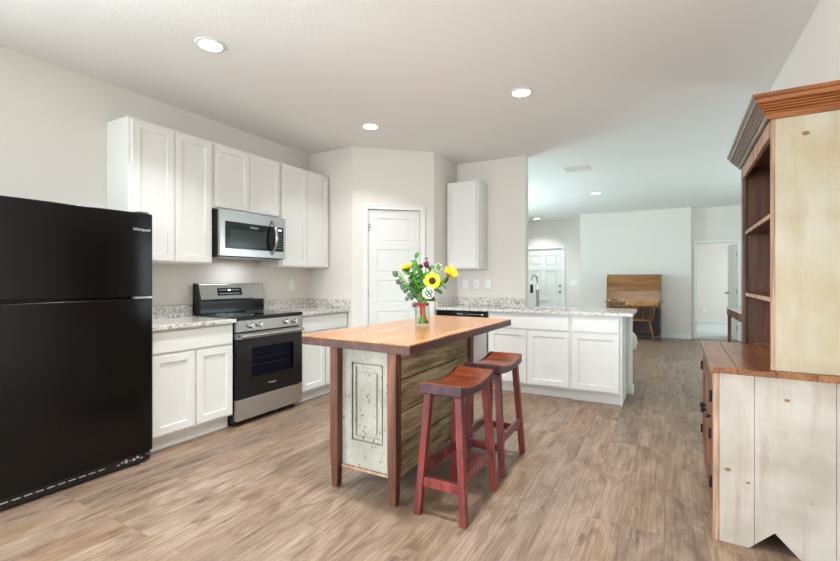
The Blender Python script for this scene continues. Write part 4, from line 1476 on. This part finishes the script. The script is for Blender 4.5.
for k in range(6):
    x = -0.145 + k * 0.058
    cb(MB().tube([(x, -0.185, 0.431), (x * 1.08, -0.22, 0.58), (x * 1.12, -0.245, 0.71)], [0.008, 0.011, 0.008], 8), 'spindle', OAKZ, 0, SM)
rail = []
for k in range(13):
    s = -1 + k / 6
    rail.append((0.30 * s, -0.262 + 0.03 * s * s))
poly = rail + [(x, y + 0.026) for x, y in rail[::-1]]
cb(MB().prism(poly, 'z', 0.711, 0.83), 'crest_rail', wood('light crest oak', (150, 96, 46), (196, 140, 78), (216, 166, 104), 'x', 12, 0.4, 0.2), 0.008)

# ------------------------------------------------------------------ cream stool chair behind the peninsula
ac = thing('upholstered_stool', 'cream rounded upholstered seat peeking out behind the end of the peninsula', 'stool', (-0.545, 6.0, 0))
MB().lathe([(0.10, 0.36), (0.20, 0.365), (0.245, 0.40), (0.26, 0.47), (0.25, 0.54), (0.22, 0.585), (0.14, 0.605), (0.03, 0.61)], c=(-0.545, 6.0, 0), n=36).build('cushion', CREAM, ac, smooth=True)
for k in range(4):
    a = PI / 4 + k * PI / 2
    MB().tube([(-0.545 + 0.12 * math.cos(a), 6.0 + 0.12 * math.sin(a), 0.359), (-0.545 + 0.17 * math.cos(a), 6.0 + 0.17 * math.sin(a), 0.0)], [0.02, 0.014], 10).build('leg', LEGW, ac, smooth=SM)


# ------------------------------------------------------------------ wall plates
def plate(label, M, u, v, w, kind, group=None, wd=0.072, n=1):
    t = thing('wall_outlet' if kind == 'outlet' else 'light_switch', label, 'outlet' if kind == 'outlet' else 'light switch', M @ Vector((u, v, w)), 0, group)
    MB(M).slab(u - wd / 2 - (n - 1) * 0.023, u + wd / 2 + (n - 1) * 0.023, v - 0.058, v + 0.058, w + 0.0005, w + 0.006).build('cover_plate', WHITEPL, t, bevel=0.002)
    for k in range(n):
        uu = u + (k - (n - 1) / 2) * 0.046
        if kind == 'outlet':
            for dv in (-0.02, 0.02):
                MB(M).slab(uu - 0.017, uu + 0.017, v + dv - 0.014, v + dv + 0.014, w + 0.006, w + 0.0075).build('socket', TRIM, t, bevel=0.001)
        else:
            MB(M).slab(uu - 0.016, uu + 0.016, v - 0.033, v + 0.033, w + 0.006, w + 0.009).build('rocker', TRIM, t, bevel=0.001)
    return t


plate('white outlet plate on the left wall, right of the range', M_LEFT, 3.676, 1.184, XW, 'outlet', 'white wall plates')
plate('leftmost of three white plates under the narrow wall cabinet', M_FRONT, -2.244, 1.183, -YB, 'outlet', 'white wall plates')
plate('middle one of three white plates under the narrow wall cabinet', M_FRONT, -2.096, 1.184, -YB, 'switch', 'white wall plates')
plate('rightmost of three white plates, nearest the sink faucet', M_FRONT, -1.942, 1.185, -YB, 'switch', 'white wall plates')
plate('wide white switch plate on the far wall, right of the front door', M_FRONT, -1.975, 1.157, -11.45, 'switch', None, 0.072, 3)
plate('white outlet plate low on the bedroom wall, seen through the doorway', M_FRONT, 1.01, 0.36, -15.2, 'outlet')


# ------------------------------------------------------------------ ceiling lights and vent
def can_light(label, x, y, energy=CAN_W, group='recessed ceiling lights'):
    t = thing('ceiling_light', label, 'ceiling light', (x, y, H - 0.012), 0, group)
    MB().lathe([(0.070, H - 0.0005), (0.092, H - 0.0005), (0.090, H - 0.006), (0.072, H - 0.010), (0.070, H - 0.010)], c=(x, y, 0), n=36, closed=True).build('trim_ring', TRIM, t, smooth=SM)
    MB().lathe([(0.002, H - 0.0005), (0.0695, H - 0.0005), (0.0695, H - 0.005), (0.002, H - 0.006)], c=(x, y, 0), n=36).build('diffuser', LAMP, t)
    area('lamp', (x, y, H - 0.014), 0.13, (x, y, 0), energy, CAN_C, spread=CAN_SPREAD)
    return t


can_light('round recessed light in the kitchen ceiling, above the refrigerator side', -2.535, 1.807, CAN_W * 0.75)
can_light('round recessed light in the kitchen ceiling, nearest the pantry door', -2.512, 3.526, CAN_W * 0.42)
can_light('round recessed light in the kitchen ceiling, above the far end of the island', -1.0, 3.474)
can_light('round recessed light in the living room ceiling, closest to the ceiling vent', -1.036, 8.157, 10)
can_light('round recessed light over the front door entry', -2.742, 10.857, 10)
can_light('round recessed kitchen ceiling light over the near end of the island', -1.0, 1.75)
vt = thing('ceiling_vent', 'white slatted air vent in the living room ceiling', 'vent', (-1.0, 6.2, H))
MB().slab(-1.20, -0.87, 6.10, 6.36, H - 0.006, H - 0.0005).build('vent_frame', TRIM, vt, bevel=0.002)
for k in range(9):
    y = 6.125 + k * 0.026
    for x0, x1 in ((-1.182, -1.043), (-1.027, -0.888)):
        MB().hexa([(x0, y + 0.012, H - 0.014), (x1, y + 0.012, H - 0.014), (x1, y + 0.015, H - 0.014), (x0, y + 0.015, H - 0.014),
                   (x0, y, H - 0.0062), (x1, y, H - 0.0062), (x1, y + 0.012, H - 0.0062), (x0, y + 0.012, H - 0.0062)]).build('slat', TRIM, vt)
